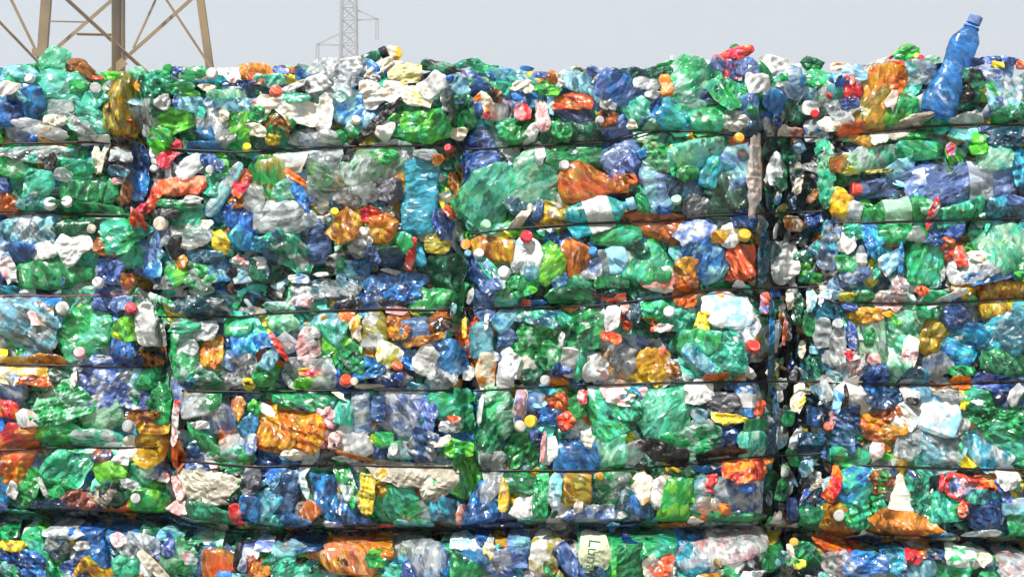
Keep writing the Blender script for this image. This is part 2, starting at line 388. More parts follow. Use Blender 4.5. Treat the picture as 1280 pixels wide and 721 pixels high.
def place(P, cx, cz, y, ang):
    """local (along, across, towards viewer) -> world at wall spot, turned by ang degrees in the wall plane"""
    a = math.radians(ang); ca, sa = math.cos(a), math.sin(a)
    X = P[:, 0] * ca - P[:, 1] * sa; Z = P[:, 0] * sa + P[:, 1] * ca
    return np.stack([cx + X, y - P[:, 2], cz + Z], -1)
ITEMS = """
T 0 0
p mint 262 322 160 150 80 @mint green bottle poking up in front of the pylon
p mint-tg 300 470 230 260 100 @large mint crumple under the pylon leg
e br 385 330 115 85 0 @amber brown dome at the pylon foot
p br 440 360 90 50 -40
f rd 490 388 60 26 0
p lg 562 378 80 45 0
p lb-tg 95 360 180 60 0
c wh 147 395 56
f wh-cr 40 440 120 90 0
p bl-nb 115 530 230 180 10 @bright blue crumple beside the mint one
p nb-bl 25 580 130 140 80
p cl 200 645 260 70 -15
p cr 280 600 110 48 0
c wh 478 440 60
p tg-mint 478 495 120 100 0
p cl-wh 340 540 160 80 0
p tg-dg 455 595 230 110 -50 @dark teal wedge near the olive bottle
p gy-tg 380 625 220 60 -30
f wh 450 695 220 50 5
p gr 395 430 110 60 0
b ol-am 605 520 330 165 82 neck=0 @olive amber bottle with an orange cap beside it
c or 702 430 64
e am-rd 595 610 170 160 0
p dg-tg 770 425 150 110 20
p pg-tg 700 392 200 38 -8
f wh 665 372 80 30 0
f wh 820 512 100 95 60 @round white lid under the crest
p cl-gy 735 570 140 140 30
p dg 778 540 85 75 40
p lg 860 605 180 130 15 @lime green crumple
p lg-gr 795 685 130 80 0
p cl-gy 745 660 60 90 70
c gr 838 342 50
p nb-vi 882 360 76 50 0
p gr 965 366 130 58 0
c wh 1060 368 62
p tg-gr 800 372 100 46 0
p gr 900 440 130 56 0
p gr-lg 950 480 100 66 -20
f cr-br 1040 440 110 40 0
p nb-bk 1190 418 180 32 0
f pk-cr 1180 405 70 30 0
p rd 1268 390 52 52 0
p pg-tg 1170 470 240 46 5
p vi 895 510 70 66 0
p lb-vi 985 525 190 66 0
f wh 1060 522 90 66 0
p lb 1190 522 210 76 -4
p gy-cl 1070 595 160 150 20
f cr 1120 575 66 76 0
p bl 1022 655 190 110 100 tri=1 @blue triangular flap
p tg 992 560 70 50 0
p lg-gr 1200 620 150 160 30 @yellow green crumple beside the blue flap
p gy 1110 685 140 100 0
f cr 1268 640 56 100 80
p br-bk 600 700 60 50 0
T 1 0
p rd-pk 10 396 60 50 0
p tg-pg 70 400 150 56 4
p vi-nb 135 352 100 36 -8
c br 183 355 40
p bl-lb 235 372 76 52 0
s wh 200 428 160 32 20
p bk 240 445 80 36 35
c rd 100 456 66
p tg 190 487 150 46 0
f cr-pk 40 525 130 96 0
p cl 430 365 230 150 10 @big clear crumpled bottle on the crest
p cl-pg 340 450 260 130 -10 @pale crumpled film below the big clear bottle
f cr-cl 215 555 320 150 -10 @milky clear sheet
f cl-cr 345 610 250 90 85
p gr-br 100 612 160 140 0 @green crumple under the milky sheet
p gr 15 570 70 70 0
f cr 10 655 66 100 90
p ye 80 698 70 48 0
b dg-tg 580 288 150 60 24 cap=bk @small dark green bottle with black cap on the crest
f ye-cr 690 270 80 90 10 @pale yellow tip of the crest
s cr 612 342 190 52 35
f crye 740 372 190 120 -5 @pale yellow crumpled sheet on the crest
f wh 690 332 100 60 0
p bk-gy 590 400 60 36 30
f wh-cr 600 480 170 140 0 @white crumpled sheet
f cr 560 432 120 66 0
f cr-wh 700 450 150 110 10
f cr-crye 800 485 170 110 0
f wh-gy 880 430 150 130 60 @white crumpled cup at the torn end
s bk 610 605 330 52 44 @torn black film strip
s bk 470 755 150 40 60
p gy 960 490 130 56 95
b bk-dg 935 340 230 60 -10 @black green bottle lying flat on the crest
p tg-dg 1050 318 130 40 14
p lb 1020 430 150 96 0 @pale blue crumple beside the white cup
p vi-pk 1060 370 66 32 0
p nb-dg 1130 410 130 90 0
p lb-bl 1235 370 120 60 0
p gr-tg 1225 430 100 46 10
f cr-or 1150 512 96 120 60
p bk-br 1190 490 80 80 60
p nb-vi 1075 545 110 76 0
p dg-gr 1040 590 130 130 30 @dark green crumple beside the grey tube
p dg 1030 512 96 76 0
p cl-pk 1220 550 120 96 0
p rd-nb 1160 575 56 34 0
p gr-tg 1255 640 90 96 0
b nb-vi 1120 770 330 190 92 cap=cy @navy bottle with its cyan neck upright
p bl-lb 480 545 260 170 -35 @blue crumpled sack
p gr-lg 830 625 310 170 3 @vivid green shredded bundle
c cr 500 600 52
p gr 400 690 110 70 0
p gr-cl 500 650 90 70 0
f cr-cl 640 640 110 110 40
p cl-gy 240 690 140 80 0
f cr 1010 675 96 66 0
T 2 0
p lb-tg 20 382 110 56 0
p bl 75 343 66 24 0
f wh-cr 40 422 130 50 15
p bl-vi 140 376 90 34 0
p or 195 386 66 56 0
f am-cr 75 442 70 70 30
p gr-lg 170 442 130 70 0
f wh 245 400 110 62 85
p lb 310 402 160 96 -15 @pale aqua bottle on the crest
p ol 320 352 70 26 0
p or-rd 310 505 200 90 0 @orange red bowl shaped piece
p nb-vi 335 560 230 110 0 @navy crumple under the orange bowl
p lb 420 470 110 66 -40
p vi-cl 420 355 90 36 0
f cl 440 390 100 50 30
p nt 560 370 210 56 4 @dark teal bottle along the skyline
p dg 690 366 220 50 8
p gr 820 332 230 66 10
p gy-cl 680 420 140 76 0
c nb 435 420 58
p vi-bl 575 470 300 140 -22 @long blue violet bottle
p vi 705 545 150 140 -20
f wh 705 472 90 50 10
f or 775 442 150 76 100 @orange torn scrap
p pg-gr 895 440 280 240 80 @big pale green bottle at the crest
p gr-tg 1080 460 170 160 30 @green crumple beside the blue and white one
p cy-tg 840 565 200 150 10 @cyan crumple under the orange scrap
p tg-mint 600 560 160 150 0 @round mint crumple beside the violet bottle
p gr-tg 985 595 170 130 20
p vi-bl 745 590 90 110 60
f rd-pk 60 562 110 90 0 @red and orange printed scrap
p vi 20 505 90 110 0
p pk-cl 150 570 170 72 95
s lb 195 530 120 40 95
p cl-cr 480 515 90 96 0
p br-bk 475 590 90 76 0
c wh 440 600 44
p gr 40 650 160 130 0
f wh 95 672 140 62 60 @white fold beside the green crumples
p dg-gr 180 665 140 120 0
p dg 350 662 230 120 0 @dark green crumple under the navy one
p gr 260 640 110 90 70
p nb-vi 520 655 140 120 20 @indigo crumple above the wire
p pg 720 632 120 66 0
f cr 600 622 70 66 0
b rd-or 1105 282 230 80 22 neck=0 @red bottle tilted up on the crest
p gr-lg 1112 240 50 34 20
f wh 985 322 80 46 0
p vi 1030 345 90 96 0
p nb-rd 1095 350 110 90 0
p vi 1180 342 100 100 0
p dg-gr 1030 402 80 96 0
e gy-cr 1110 602 180 120 10 @greyish round jar above the wire
c am 1135 690 56
p nt 1212 605 160 96 100
f wh-cl 1220 415 130 120 0
p bl-vi 1190 522 100 96 0
p gr 1205 547 60 56 0
T 3 0
f wh 30 322 190 110 0 @white sheet on the blue bottle
p bl-cl 80 445 230 180 65 lab=wh @blue and white crushed bottle
p bl 30 515 140 110 0
e dg-gr 225 320 130 86 0 @dark green domed end on the crest
p gr-tg 240 392 160 86 0
f cr-or 360 335 110 50 0
p lb-cl 440 370 130 66 0
f wh 540 320 200 36 25
e gr-lg 692 268 140 92 10 @bright green bottle end on the crest
c ye 742 280 32
c rd 766 290 34
p pg 820 300 90 40 0
p rd 640 325 80 42 0
p am-or 600 395 200 130 10 @orange and gold crumple on the crest
p cl-vi 740 362 170 120 0 @clear crumple behind the tall blue bottle
p rd 430 456 96 76 0 @red block under the gold crumple
p rd 405 400 56 44 0
p bk-nb 365 406 56 50 0
p vi-nb 410 516 90 56 0
p lb-tg 360 452 110 66 0
p cl 372 522 140 130 20
p cl-tg 285 495 90 140 0
c rd 312 476 44
f wh 210 540 96 90 30
c rd 234 570 46
p dg 130 545 160 110 90
p lb-bl 205 470 90 76 0
p am-ol 500 562 310 200 58 @large amber crushed bottle
p or-am 650 400 120 90 80
f cr-pk 620 502 110 62 80
f wh-cr 340 622 170 90 0
p or-br 450 652 160 64 6
p gr-lg 655 585 210 150 48 @bright green crumple by the amber bottle
p gycr 700 625 270 74 28 @grey beige curled strip
b tb 932 340 545 176 67 cap=vi prof=tall z=-0.10 @tall blue bottle standing above the wall
c lb 962 352 54
p bk-dg 1000 465 190 120 80 @blackish crumple beside the tall blue bottle
p nb 1025 312 100 42 0
p nb-vi 1150 302 190 36 0
p ye 1150 325 66 36 0
p rd 1265 325 46 44 0
p cl-vi 1090 372 160 76 0
c ye 1068 440 48
p gr-lg 1090 455 100 100 0
p lb-cl 1175 465 200 170 30 @pale aqua bottle with folds
p vi-cl 1120 535 120 50 40
f gy-cl 1000 595 190 86 10
p gr-tg 850 625 160 86 0
p dg-gr 1210 575 170 96 10
f wh 560 690 96 76 0
p dg-gr 740 670 170 96 10
p lb-tg 960 670 110 66 0
p lg 1040 692 90 50 0
p nt 1185 675 160 96 0
p cl-vi 240 645 96 100 0
f cr 90 655 130 76 0
p nb 50 610 66 60 0
p rd-pk 142 660 66 50 0
T 0 1
p gr-pg 60 90 160 150 0 @light green bottle base at the edge
p gy-tg 200 45 320 86 -4 @grey green flat bottle along the wire
p bk 250 88 90 56 80
p tg-gr 390 122 160 96 0
p tg-mint 160 192 230 160 10 @mint crumple above the white cap pair
p cl 310 155 90 60 0
b gr-dg 450 240 300 140 3 neck=0 @glossy green bottle above the wire
p dg-gr 440 330 350 70 -5
c wh 252 297 70
c wh 335 288 60
e or-br 35 302 140 130 0 @rust orange bottle end at the edge
p vi 10 205 66 66 0
p lb-tg 180 308 170 76 0
p lb-cl 120 430 350 160 14 @pale blue crushed bottle at the edge
p nb-bl 90 545 170 96 20
p dg 370 412 200 96 10
c cr 458 424 48
p tg-gr 610 440 220 160 30 @green crumple beside the red neck
s wh 545 472 140 26 -30
p br 545 517 150 80 -10 @brown amber piece under the cream cap
f wh 355 522 190 160 30 @white folded jug
p wh 215 532 130 86 10
b gr 270 645 410 170 0 neck=0 @large vivid green flat bottle
f wh-pk 40 615 180 90 110
f vi-cl 15 530 90 110 0
p nb-vi 550 615 140 120 80 @navy crumple with a white cap below it
c wh 490 692 60
p gr-tg 645 560 110 110 0
s cr 480 75 150 46 88
s cr 512 60 200 30 78
f gy-cl 590 50 120 90 0
p bk-nt 575 110 150 80 -30
f pk-gy 590 182 90 42 0
p nt 605 140 110 66 0
p nb 705 95 170 90 90 @navy upright piece in the seam
p bl-cy 700 212 140 90 88 @bright blue piece in the seam
p br 630 240 110 44 90
p lg 792 12 90 60 0
p rd 850 50 150 70 60
f cl-wh 950 110 180 120 30
c wh 768 122 40
f rd-sa 900 212 320 120 5 @torn red bag
f rd-sa 762 275 170 86 62
p rd 690 392 120 52 100
s rd 705 325 90 36 60
f wh 960 280 120 44 0
p dg-gr 880 302 250 44 -3
p tg 930 382 170 140 -20 @round sea green bottle shoulder
p bl-nb 1020 18 170 60 0
p vi-nb 1060 92 140 66 -30
c wh 1050 128 46
c ye 1235 15 46
b lb-cl 1122 228 320 72 58 neck=0 @long pale blue strip bottle
p tg-pg 1070 192 120 120 0
p rd-br 1215 190 140 66 62
p br-or 1182 287 70 66 0
p cl-gy 1262 280 110 150 0
p nb-bl 1205 385 210 120 -50 @dark blue slanted bottle
p cy-bl 1215 475 130 90 -40
p bk 830 350 140 50 0
c cr 803 398 76
p gy-vi 790 460 130 120 0 @grey translucent bottle under the cream cap
p lb-vi 745 565 180 140 60 @pale blue violet crumple
p bl-lb 775 625 90 80 0
p cl-cr 950 455 220 110 -6 @clear grey bottle beside the yellow lid
f cr 1030 402 76 66 0
p ye 1100 495 112 84 95 z=-0.03 @bright yellow lid
p or-am 905 587 66 66 0
p nt 1020 560 200 66 -5
p bk 880 520 70 120 0
p gr-lg 880 655 110 100 0
p gr-gy 980 650 180 100 -30
p bl-lb 1090 632 120 110 0
f wh 1190 582 96 50 -10
p lb-wh 1230 640 140 96 10
p bk 1165 645 60 60 0
p gy 840 692 200 66 0
p or-rd 635 690 60 90 0
T 1 1
p gr-ol 55 170 210 180 60 @olive green crumple under the wire
f cl-cr 150 92 220 140 0
s or 190 165 160 40 -35
p bl 215 242 190 56 -60
p pg-tg 160 242 140 110 0
p cl-gy 350 145 350 170 86 @tall crinkled clear bottle
p gy-cl 115 365 280 150 0 @wide grey crumpled bottle
p pg-cl 615 100 350 180 22 @clear tub with a green centre
e gr-lg 618 62 190 110 5 z=-0.02 part=centre
p cl-gy 500 260 220 110 16
f gydk 665 230 170 150 20 @charcoal crinkled film
b cy 822 255 405 185 86 prof=jar @turquoise quilted bottle
p br-am 450 395 220 130 50 @brown amber wedge
p rd-or 570 352 96 80 0
e am-or 632 422 165 160 0 z=-0.03 @golden bottle base showing its star
p wh 545 460 66 90 30
b vi-nb 312 485 230 130 88 cap=wh @indigo bottle with white cap
c ye 393 338 44
p cl-lb 272 375 66 76 0
p nt-tg 130 470 190 90 10
p cy 20 500 90 80 0
p tg-gy 180 545 220 120 -40 @grey teal slanted bottle
f wh-vi 22 620 150 90 85 @white violet oval label
p nb 90 545 90 90 0
p gy 515 522 100 90 0
p bk-gy 430 590 140 86 10
p nb-vi 600 560 96 90 0
p nb-dg 685 575 160 110 0
b rd 775 552 180 44 78 neck=0 @slim red neck strip
p cy 820 562 90 50 100
p tg-gr 730 492 110 96 0
p am-ol 905 500 120 90 0 @amber domed piece beside the turquoise bottle
p nb-vi 932 410 140 110 80
p rd 967 342 70 42 -50
p br-bk 985 190 110 50 90
p mint-tg 1165 260 330 240 50 @large mint green crumple by the seam
c pg 1150 402 54
b am-br 1180 525 230 130 172 neck=0 @amber bottle with an orange cap
c or 1050 502 56
c wh 1115 546 54
c lb 1060 546 38
c wh 1240 640 66
p nb-vi 1100 625 290 120 -50 @long navy slanted bottle
p tg-wh 1175 630 180 60 -48
p gr 1240 702 120 80 0
p dg 930 645 230 180 10 @dark green crumple at the seam foot
f wh 690 640 150 32 -15
p nb-bl 700 690 320 96 3 @long dark blue slab
p bl-lb 500 622 140 76 0
p gy-lb 490 675 160 90 0
f wh 220 672 110 50 0
f wh 325 652 90 36 0
b gy-nt 350 725 360 100 3 neck=0 @clear grey bottle lying above the wire
p or-br 910 80 66 56 0
c rd 960 20 44
p gy-cl 850 50 120 60 0
p dg-bk 60 630 160 110 0
T 2 1
p pg-tg 110 190 320 250 60 @pale teal crumple beside the orange bottle
f wh 140 42 110 50 88
p dg-gr 330 62 330 120 0 @dark green crumple above the orange bottle
c wh 262 105 54
b or-am 410 198 370 210 -4 prof=squat z=-0.04 @round orange bottle lying on its side
p or-pk 548 198 90 82 0
p vi 540 62 200 170 40 @violet crumple under the wire
p vi-nb 565 135 180 110 45
p rd-br 590 175 70 46 0
b lb-vi 710 190 330 140 112 cap=bl @pale violet bottle hanging neck up
p bl 755 330 76 50 0
p pg-gr 730 60 150 130 0
p mint-pg 925 75 270 170 20 @mint leaf shaped bottle
p gr-pg 880 145 110 70 0
b cy-tg 440 350 350 170 18 cap=lb lab=wh z=-0.03 @turquoise bottle with striped label
b br-or 700 395 330 160 165 cap=or @brown bottle with orange cap
p am-cr 185 352 150 120 0
p nb 122 320 130 62 80
s cr 50 365 170 50 50
p nt 30 300 110 90 30
c rd 73 462 66
p wh-cl 75 570 190 140 80 @white crumple under the red cap
p lb-cy 100 640 76 60 0
p lg-gr 190 602 210 130 85 @bright green upright bottle
p or-br 300 585 190 150 60 @rust orange crumple
c bl 405 535 50
p cl-vi 385 615 100 110 0
b cl 535 575 270 140 12 neck=0 lab=lb @clear bottle with pale label
p gr-tg 520 455 240 96 0
p gr-tg 690 600 250 220 60 @round green crumple behind the pink star
f sa-wh 730 675 190 130 0 @salmon pink star shaped scrap
p nt-bk 855 210 170 130 20 @very dark teal shadowed bottle
p bk-gr 825 130 70 60 0
c pg 822 278 56
b sg 1070 258 240 210 90 prof=jar @smoky green jar
p lb-vi 1110 100 230 190 40 @pale blue violet crumple above the jar
p cy-tg 1000 140 150 90 75
p gy 915 315 140 110 0
f crpk 1215 170 440 90 88 z=-0.05 @tattered beige film hanging in the seam
b bl-lb 950 535 340 190 118 neck=0 @blue bubbly bottle
f cl-vi 905 432 220 130 20
p or-am 1042 462 90 66 0
p nb 1170 380 130 86 0
f cr-cl 1090 455 150 110 50
c ye 1162 455 70
b rd 1145 595 190 165 90 prof=jar @red crushed can shaped bottle
p br-am 860 645 160 110 80
p or 885 692 100 60 0
f wh 1140 702 76 44 0
p dg-gr 330 692 130 66 0
p gr 60 695 130 66 0
p bl-lb 240 682 80 70 40
p nt 1258 570 270 60 88
p dg-gr 500 692 170 60 0
p dg 620 510 120 60 -30
T 3 1
f gy-cl 38 135 180 120 80
p tg-pg 290 130 330 70 90 @pale green hanging strip
f cr 150 210 90 50 80
p dg 60 200 76 60 0
f wh 50 275 80 46 80
p dg-bk 180 190 80 60 80
p br-ol 380 100 120 80 0
p ye-lg 420 130 70 34 0
p pg-cl 485 62 170 100 40
p gy-tg 570 70 190 110 20 @grey green bottle under the crest
s ol 560 135 150 20 5
p lb-wh 650 120 120 76 30
p gr-tg 750 32 220 90 0 @green crumple over the violet bottle
f rd-vi 912 25 66 80 0
p lg 1052 18 84 62 0
p pg-tg 1140 72 170 110 0
p cy 1262 115 170 70 88 @cyan piece at the photo edge
b vi 835 205 830 215 183 cap=rd prof=long lab=cl @long violet bottle with red cap
f ye-am 365 310 160 100 85 @yellow crumple beside the red cap
p ye 355 245 66 66 0
f cl-wh 440 330 90 96 0
b gr 640 342 350 130 188 neck=0 lab=pg @green bottle under the violet one
f rd-wh 830 332 190 50 75 @red and white label scrap
p pg 795 312 70 66 0
p gr-tg 960 332 220 96 0
p nt-cy 1190 325 200 110 0
p vi-lb 1225 282 110 50 0
p gy-vi 330 490 210 110 80 @grey violet crumple under the wire
f wh 402 500 120 90 80
p dg-tg 440 430 110 90 0
p cy-bl 530 462 180 96 100 @cyan blue upright piece
b cl 467 570 130 56 88 neck=0 lab=wh
p vi 470 642 90 90 0
f lb-wh 610 592 150 100 30
s bl 665 572 180 36 85
b gr-tg 780 592 240 180 85 prof=jar @ribbed green bottle
p gr 640 440 150 110 0
p gr-gy 750 452 130 80 -20
p nb-vi 800 470 160 42 -20
p br-rd 900 502 80 66 0
f rd-wh 965 562 120 66 108 @small red and white carton
f wh-cr 1080 572 170 60 -20
p gy-cl 1030 620 240 120 10 @clear grey crumple by the carton
p pg-tg 1175 500 240 200 40 @pale green crumple near the edge
p gr-pg 1230 600 140 110 0
p vi-bl 1150 652 290 60 12 @blue violet curved rim
b am-or 1210 775 340 200 0 neck=0 @orange bottle pinched by the wire
p wh-gy 80 590 190 130 82 @white pebble shaped jug in the seam
p dg 180 570 90 80 0
p dg-lg 200 642 120 110 0
p br-cr 130 400 120 76 0
p nb-bk 225 380 76 76 0
p nt 20 540 110 90 0
f cl-vi 420 660 100 90 0
p pk-cl 655 692 66 66 0
p gr-pg 400 595 100 80 0
T 0 2
p cy-nt 30 15 120 50 0
p bl-vi 190 62 200 52 0
p lb-gy 110 210 350 290 -30 @large pale blue bag
f cr-pk 205 130 150 110 60
c wh 312 100 72
p bl-lb 278 162 76 76 0
p gr-mint 425 205 280 240 20 @big mint crushed bottle between two wires
c pk 398 323 64
p lg-gr 640 205 180 110 0 @lime crumple beside the white shoe shape
b nb-bl 608 295 240 180 108 neck=0 prof=cone @navy cone shaped bottle
p wh 735 180 200 76 88 z=-0.03 @white shoe shaped jug
f wh 808 60 150 40 -20
p gy-cl 800 235 110 70 90
c rd 655 100 64
p bk-br 780 325 130 110 0
p cl-vi 590 62 110 90 0
p nt-gy 960 90 280 90 -3 @dark teal slab above the wire
f cr 1115 112 90 50 -30
p am-or 1060 310 150 110 80 @amber nub
p gy-cl 1020 210 130 90 0
f cl-wh 960 300 110 76 70
p tg-gy 915 190 140 70 0
p gr-cl 915 330 210 150 80 @pale green crumple beside the amber nub
p dg-gy 1060 450 220 130 -10 @dark grey green crumple
s cy 950 457 120 32 -10
f cy-bl 1220 272 170 140 0 @sky blue film
p gr-tg 1190 190 130 90 0
p gy 1210 420 180 150 60 @curved grey piece
p ye 1248 482 66 66 0
p cr-am 130 412 340 130 -6 @tan orange film over the wire
p or-br 180 465 170 50 -8
p am-br 225 362 190 56 -5
p vi-cl 560 485 430 220 -8 @large violet speckled bottle
p gr-dg 818 550 250 90 90 @upright green bottle in the seam
f wh 877 640 260 46 82
p gr-pg 290 585 260 180 30 @dull green crumple
b pg-gr 510 625 220 190 20 prof=jar @round ribbed green bottle side
p gy-vi 60 505 130 140 0
p rd-or 40 610 130 90 -20
f gy-pk 135 655 130 110 0
p or 130 710 100 44 0
p br 705 640 140 60 0
c gy 642 690 68
p am-ye 765 695 130 66 0
p gr 330 700 160 66 0
p cl-gy 1000 570 190 120 10 @clear grey crumple under the wire
p gr 1052 562 100 90 0
p cl-vi 1095 645 170 140 0
f wh 1000 682 100 50 0
p am-br 1190 600 110 66 80
p gr-lg 1270 602 70 80 0
p nt-bl 1240 682 110 80 50
T 1 2
p pk-gy 230 60 110 70 0
p nb-bk 620 62 410 90 8 @dark navy slab above the wire
p nb-bl 690 22 220 70 0
p dg-gr 870 60 240 130 10 @green crumple at the end of the navy slab
p pg-gr 110 90 140 46 0
p pg-mint 130 170 140 106 0 @pale mint round piece
p lb-tg 370 182 170 120 -30 @aqua grey crumple under the wire
p rd-or 452 142 76 70 0
f cr-am 495 195 150 66 100
b ol-cl 590 210 210 150 90 neck=0 @straw coloured ribbed bottle
f pk 700 112 120 42 -5
p br-am 712 192 130 110 90 @brown amber piece beside the violet one
p vi 812 202 170 110 10 @violet crumple below the wire
p br-bk 920 170 130 90 60
p am-br 840 257 210 42 15
b bl 965 330 240 160 112 cap=bl @blue bottle shoulder with round cap
p cl-gy 940 425 170 130 80
f wh 842 372 180 140 80 @white crumple beside the blue shoulder
f wh-ol 662 335 170 150 20 @cream carton piece
p rd 705 387 50 44 0
p gr-lg 420 300 210 120 -8 @green crumple above the oval tub
p dg-gr 440 370 200 110 0
p cl 160 272 100 96 0
p pk-gy 270 290 180 110 80 @pinkish grey crumple
s rd 110 290 170 36 -60
p lb 72 345 120 66 60
p bl-lb 40 262 110 70 0
p cl-wh 248 430 260 150 0 @oval tub with red and green print
p lg 275 472 190 66 5 z=-0.03 part=green_print
f rd-ye 275 418 130 50 5 z=-0.03 part=red_print
p bl 400 435 76 46 90
c rd 450 460 66
c cr 492 465 44
p nb-bl 555 402 170 96 0 @dark blue crumple beside the red cap
p nb-gy 690 455 180 80 0
f cr 560 492 210 32 0
f cr 405 532 120 30 -30
p gr 40 425 140 110 80
p gr-dg 250 562 310 76 -10 @long green bottle under the wire
p am-or 155 685 330 240 -8 @golden amber crumple
e pk 348 645 140 150 0 @dusty pink bottle base
p nb-gy 205 590 100 40 -10
p tg-mint 440 620 120 96 80
b cl-vi 525 620 230 96 92 prof=jar @clear upright tube
p vi-nb 612 602 130 66 85
p cl-vi 735 615 230 210 70 @lavender translucent bag
p vi-nb 835 645 170 120 70 @violet blue crumple beside the lavender bag
p tg-gr 980 565 210 120 5 @sea green crumple under the wire
p gr-tg 1040 650 120 120 0
p pk-rd 990 657 70 36 0
p gy-cl 975 692 110 60 0
p gr-pg 1210 625 220 180 80 @dull green bottle beside the seam
s wh 1122 610 150 24 82
p lb-cy 1125 262 170 110 88 @pale cyan upright bottle
p wh 1064 430 70 60 80
s ye 1042 200 110 26 88
s wh 1152 170 90 24 85
p cr-or 1150 425 180 86 92 @pinkish tan upright piece
p wh-cl 1250 400 200 76 88
p nb-vi 1250 250 100 90 0
p lb-bl 1240 150 130 90 40
p vi-nb 1150 65 170 110 80 @violet navy crumple above the wire
f wh 1072 35 90 40 70
p pg-tg 1250 50 110 80 0
T 2 2
p gr-lg 60 20 120 50 0
p bl 130 75 80 36 0
p pk-rd 72 78 50 40 0
p dg-gr 290 40 230 100 0 @dark green crumple over the wire
p nt-tg 140 140 280 96 -10
p gr-pg 135 275 270 230 70 @crinkled green bottle
p dg-gr 352 200 220 190 80 @dark green crumple beside the white label
f wh 247 255 76 34 88
p bk-rd 455 42 110 40 10
f rd-pk 530 52 110 46 20
p rd-pk 560 112 90 44 80
f wh 500 155 140 90 88 z=-0.03 @white printed label with a red hem
p rd 495 246 96 50 0 z=-0.03 part=hem
p rd 577 186 48 48 0
p nt 615 120 110 66 80
p gr-tg 712 100 130 90 0
c wh 785 118 62
e tg-mint 820 155 240 140 5 @oval sea green bottle base
f wh 750 200 150 50 5
p or-br 862 35 120 110 0 @orange crumple pressed by the wire
p wh-lb 1080 105 270 170 -10 @white and blue sleeve
p ye-am 950 192 120 80 85
p vi-wh 1165 205 180 120 20 lab=wh @violet striped crumple beside the red cap
c rd 1205 290 76
p rd-vi 1262 75 100 46 80
p tg 1080 342 220 190 -60 @round sea green bottle above the wire
p gr-tg 920 272 220 120 0
b lb-bl 935 355 200 76 -42 neck=0 @blue and clear striped bottle
e cl-am 535 380 240 215 0 @clear amber ringed base
p am-ye 712 380 170 160 60 @honey coloured bottle piece
p rd 752 312 50 34 85
p br-cl 805 405 100 60 -60
p wh-pk 455 410 120 60 85
p wh 290 372 140 96 80 @white upright crumple
p gr-tg 345 385 150 56 80
p vi-nb 250 405 96 76 0
p wh-cr 55 400 120 110 0
f gy-cl 10 390 140 66 85
p dg 92 445 110 80 0
c wh 165 460 54
p or 236 475 90 60 0
e or-rd 228 562 130 100 0 @orange red flower shaped base
e rd-br 272 662 120 110 0 @rust red flower shaped base
p wh-cl 400 400 140 86 85
p wh 1200 430 80 44 -45
p br-or 1080 442 220 40 3
p vi-pk 40 590 190 52 82 lab=wh @red and violet printed sleeve
p vi-gy 120 572 110 100 0
p bl 192 640 110 80 0
c ye 93 665 68
c cr 40 690 60
p gr 325 590 110 96 0
b tg-gr 465 625 300 170 115 neck=0 @leaf shaped green bottle
p pk-cr 565 530 240 106 -5 @pink beige crumple under the wire
p dg-tg 592 592 130 110 80
p mint-tg 765 620 280 260 30 @big mint crinkled bottle
p wh-cl 930 525 130 110 0
p gydk 1040 575 180 120 0 @dark grey crumple
b bl-wh 1180 560 180 130 88 prof=jar lab=wh @blue and white striped can
f ye-lg 1085 652 190 66 -10 z=-0.03 @yellow and green carton label
f rd 1240 605 140 60 60
p gr-tg 1225 695 140 86 0
p lb-cl 940 632 76 66 0
p cl-pk 950 682 110 66 0
f rd-wh 352 545 60 80 0
T 3 2
p rd 0 60 76 40 88
p nb 40 20 66 56 0
s cr 110 55 110 50 85
f wh-lb 215 60 140 56 85
p dg 150 112 140 50 80
p nt-bl 20 270 420 36 90 @teal strap hanging in the seam
s or-pk 85 220 150 32 85
p dg-gr 205 170 130 66 88
c gy 350 178 58
p gy-cl 350 275 210 64 92 @grey upright tube in the seam
p nb 420 240 130 50 95
f cl-gy 280 225 160 80 85
b dg-nt 235 385 180 106 90 cap=lb @small dark bottle with aqua cap in the seam
p ye 410 45 76 42 0
f lb-cl 322 32 100 60 0
p nb-vi 420 85 80 50 0
p gr-dg 480 42 110 60 0
e pk-wh 575 62 112 100 0 @pink bottle base on the wire
p cl-pk 650 40 140 96 70
p am-br 500 130 140 70 0
p pg-cl 510 245 210 124 88 @clear cup with a green inside
e gr 505 240 74 112 0 z=-0.03 part=inside
p pg-mint 655 265 400 180 72 @tall pale green crushed bottle
p rd 770 12 60 46 0
p gr-tg 840 50 120 70 0
p gr-dg 820 112 140 70 0
e am-ol 815 242 180 190 0 @amber bottle base with ridges
s cl-gy 910 50 220 42 25
p nb 930 142 120 106 0 @dark navy piece below the orange bottle
p cy-bl 965 285 250 200 30 @sky blue crinkled bottle
p nt-cy 1150 235 230 200 30 @teal blue crumple
p cy-lb 1240 130 140 120 40
p dg-gr 1200 375 240 120 -10 @dark green crumple under the teal one
p pk 530 375 96 62 100
p gy-pk 450 405 150 120 30 @brownish grey crumple beside the pink piece
f wh 420 332 80 60 0
p pk-cl 712 315 130 66 85
p gy-vi 840 385 160 130 30 @clear violet grey crumple
p nt-cy 725 425 140 80 0
f wh 700 470 90 40 5
p nb-bl 575 470 210 130 -10 @dark blue crumple over the wire
p nb 590 540 170 100 0
p gr 970 412 140 50 0
p or-rd 980 470 96 58 0 z=-0.03
p vi-nb 1165 472 250 80 -8 @violet blue fold
p nb 1210 535 190 110 -15 @dark navy wedge
p wh-gy 1240 530 110 60 60 z=-0.02
p wh-cr 450 545 190 110 -50 @white folded carton
s bk 395 540 120 22 84
s lb-bl 345 565 130 40 84
p vi-nb 400 660 150 120 80 @violet navy crumple beside a red cap
c rd 300 690 48
s pk 325 655 110 28 80
p br 600 620 130 80 0
e am-or 520 672 140 96 0 @golden domed end
p am 625 702 130 66 0
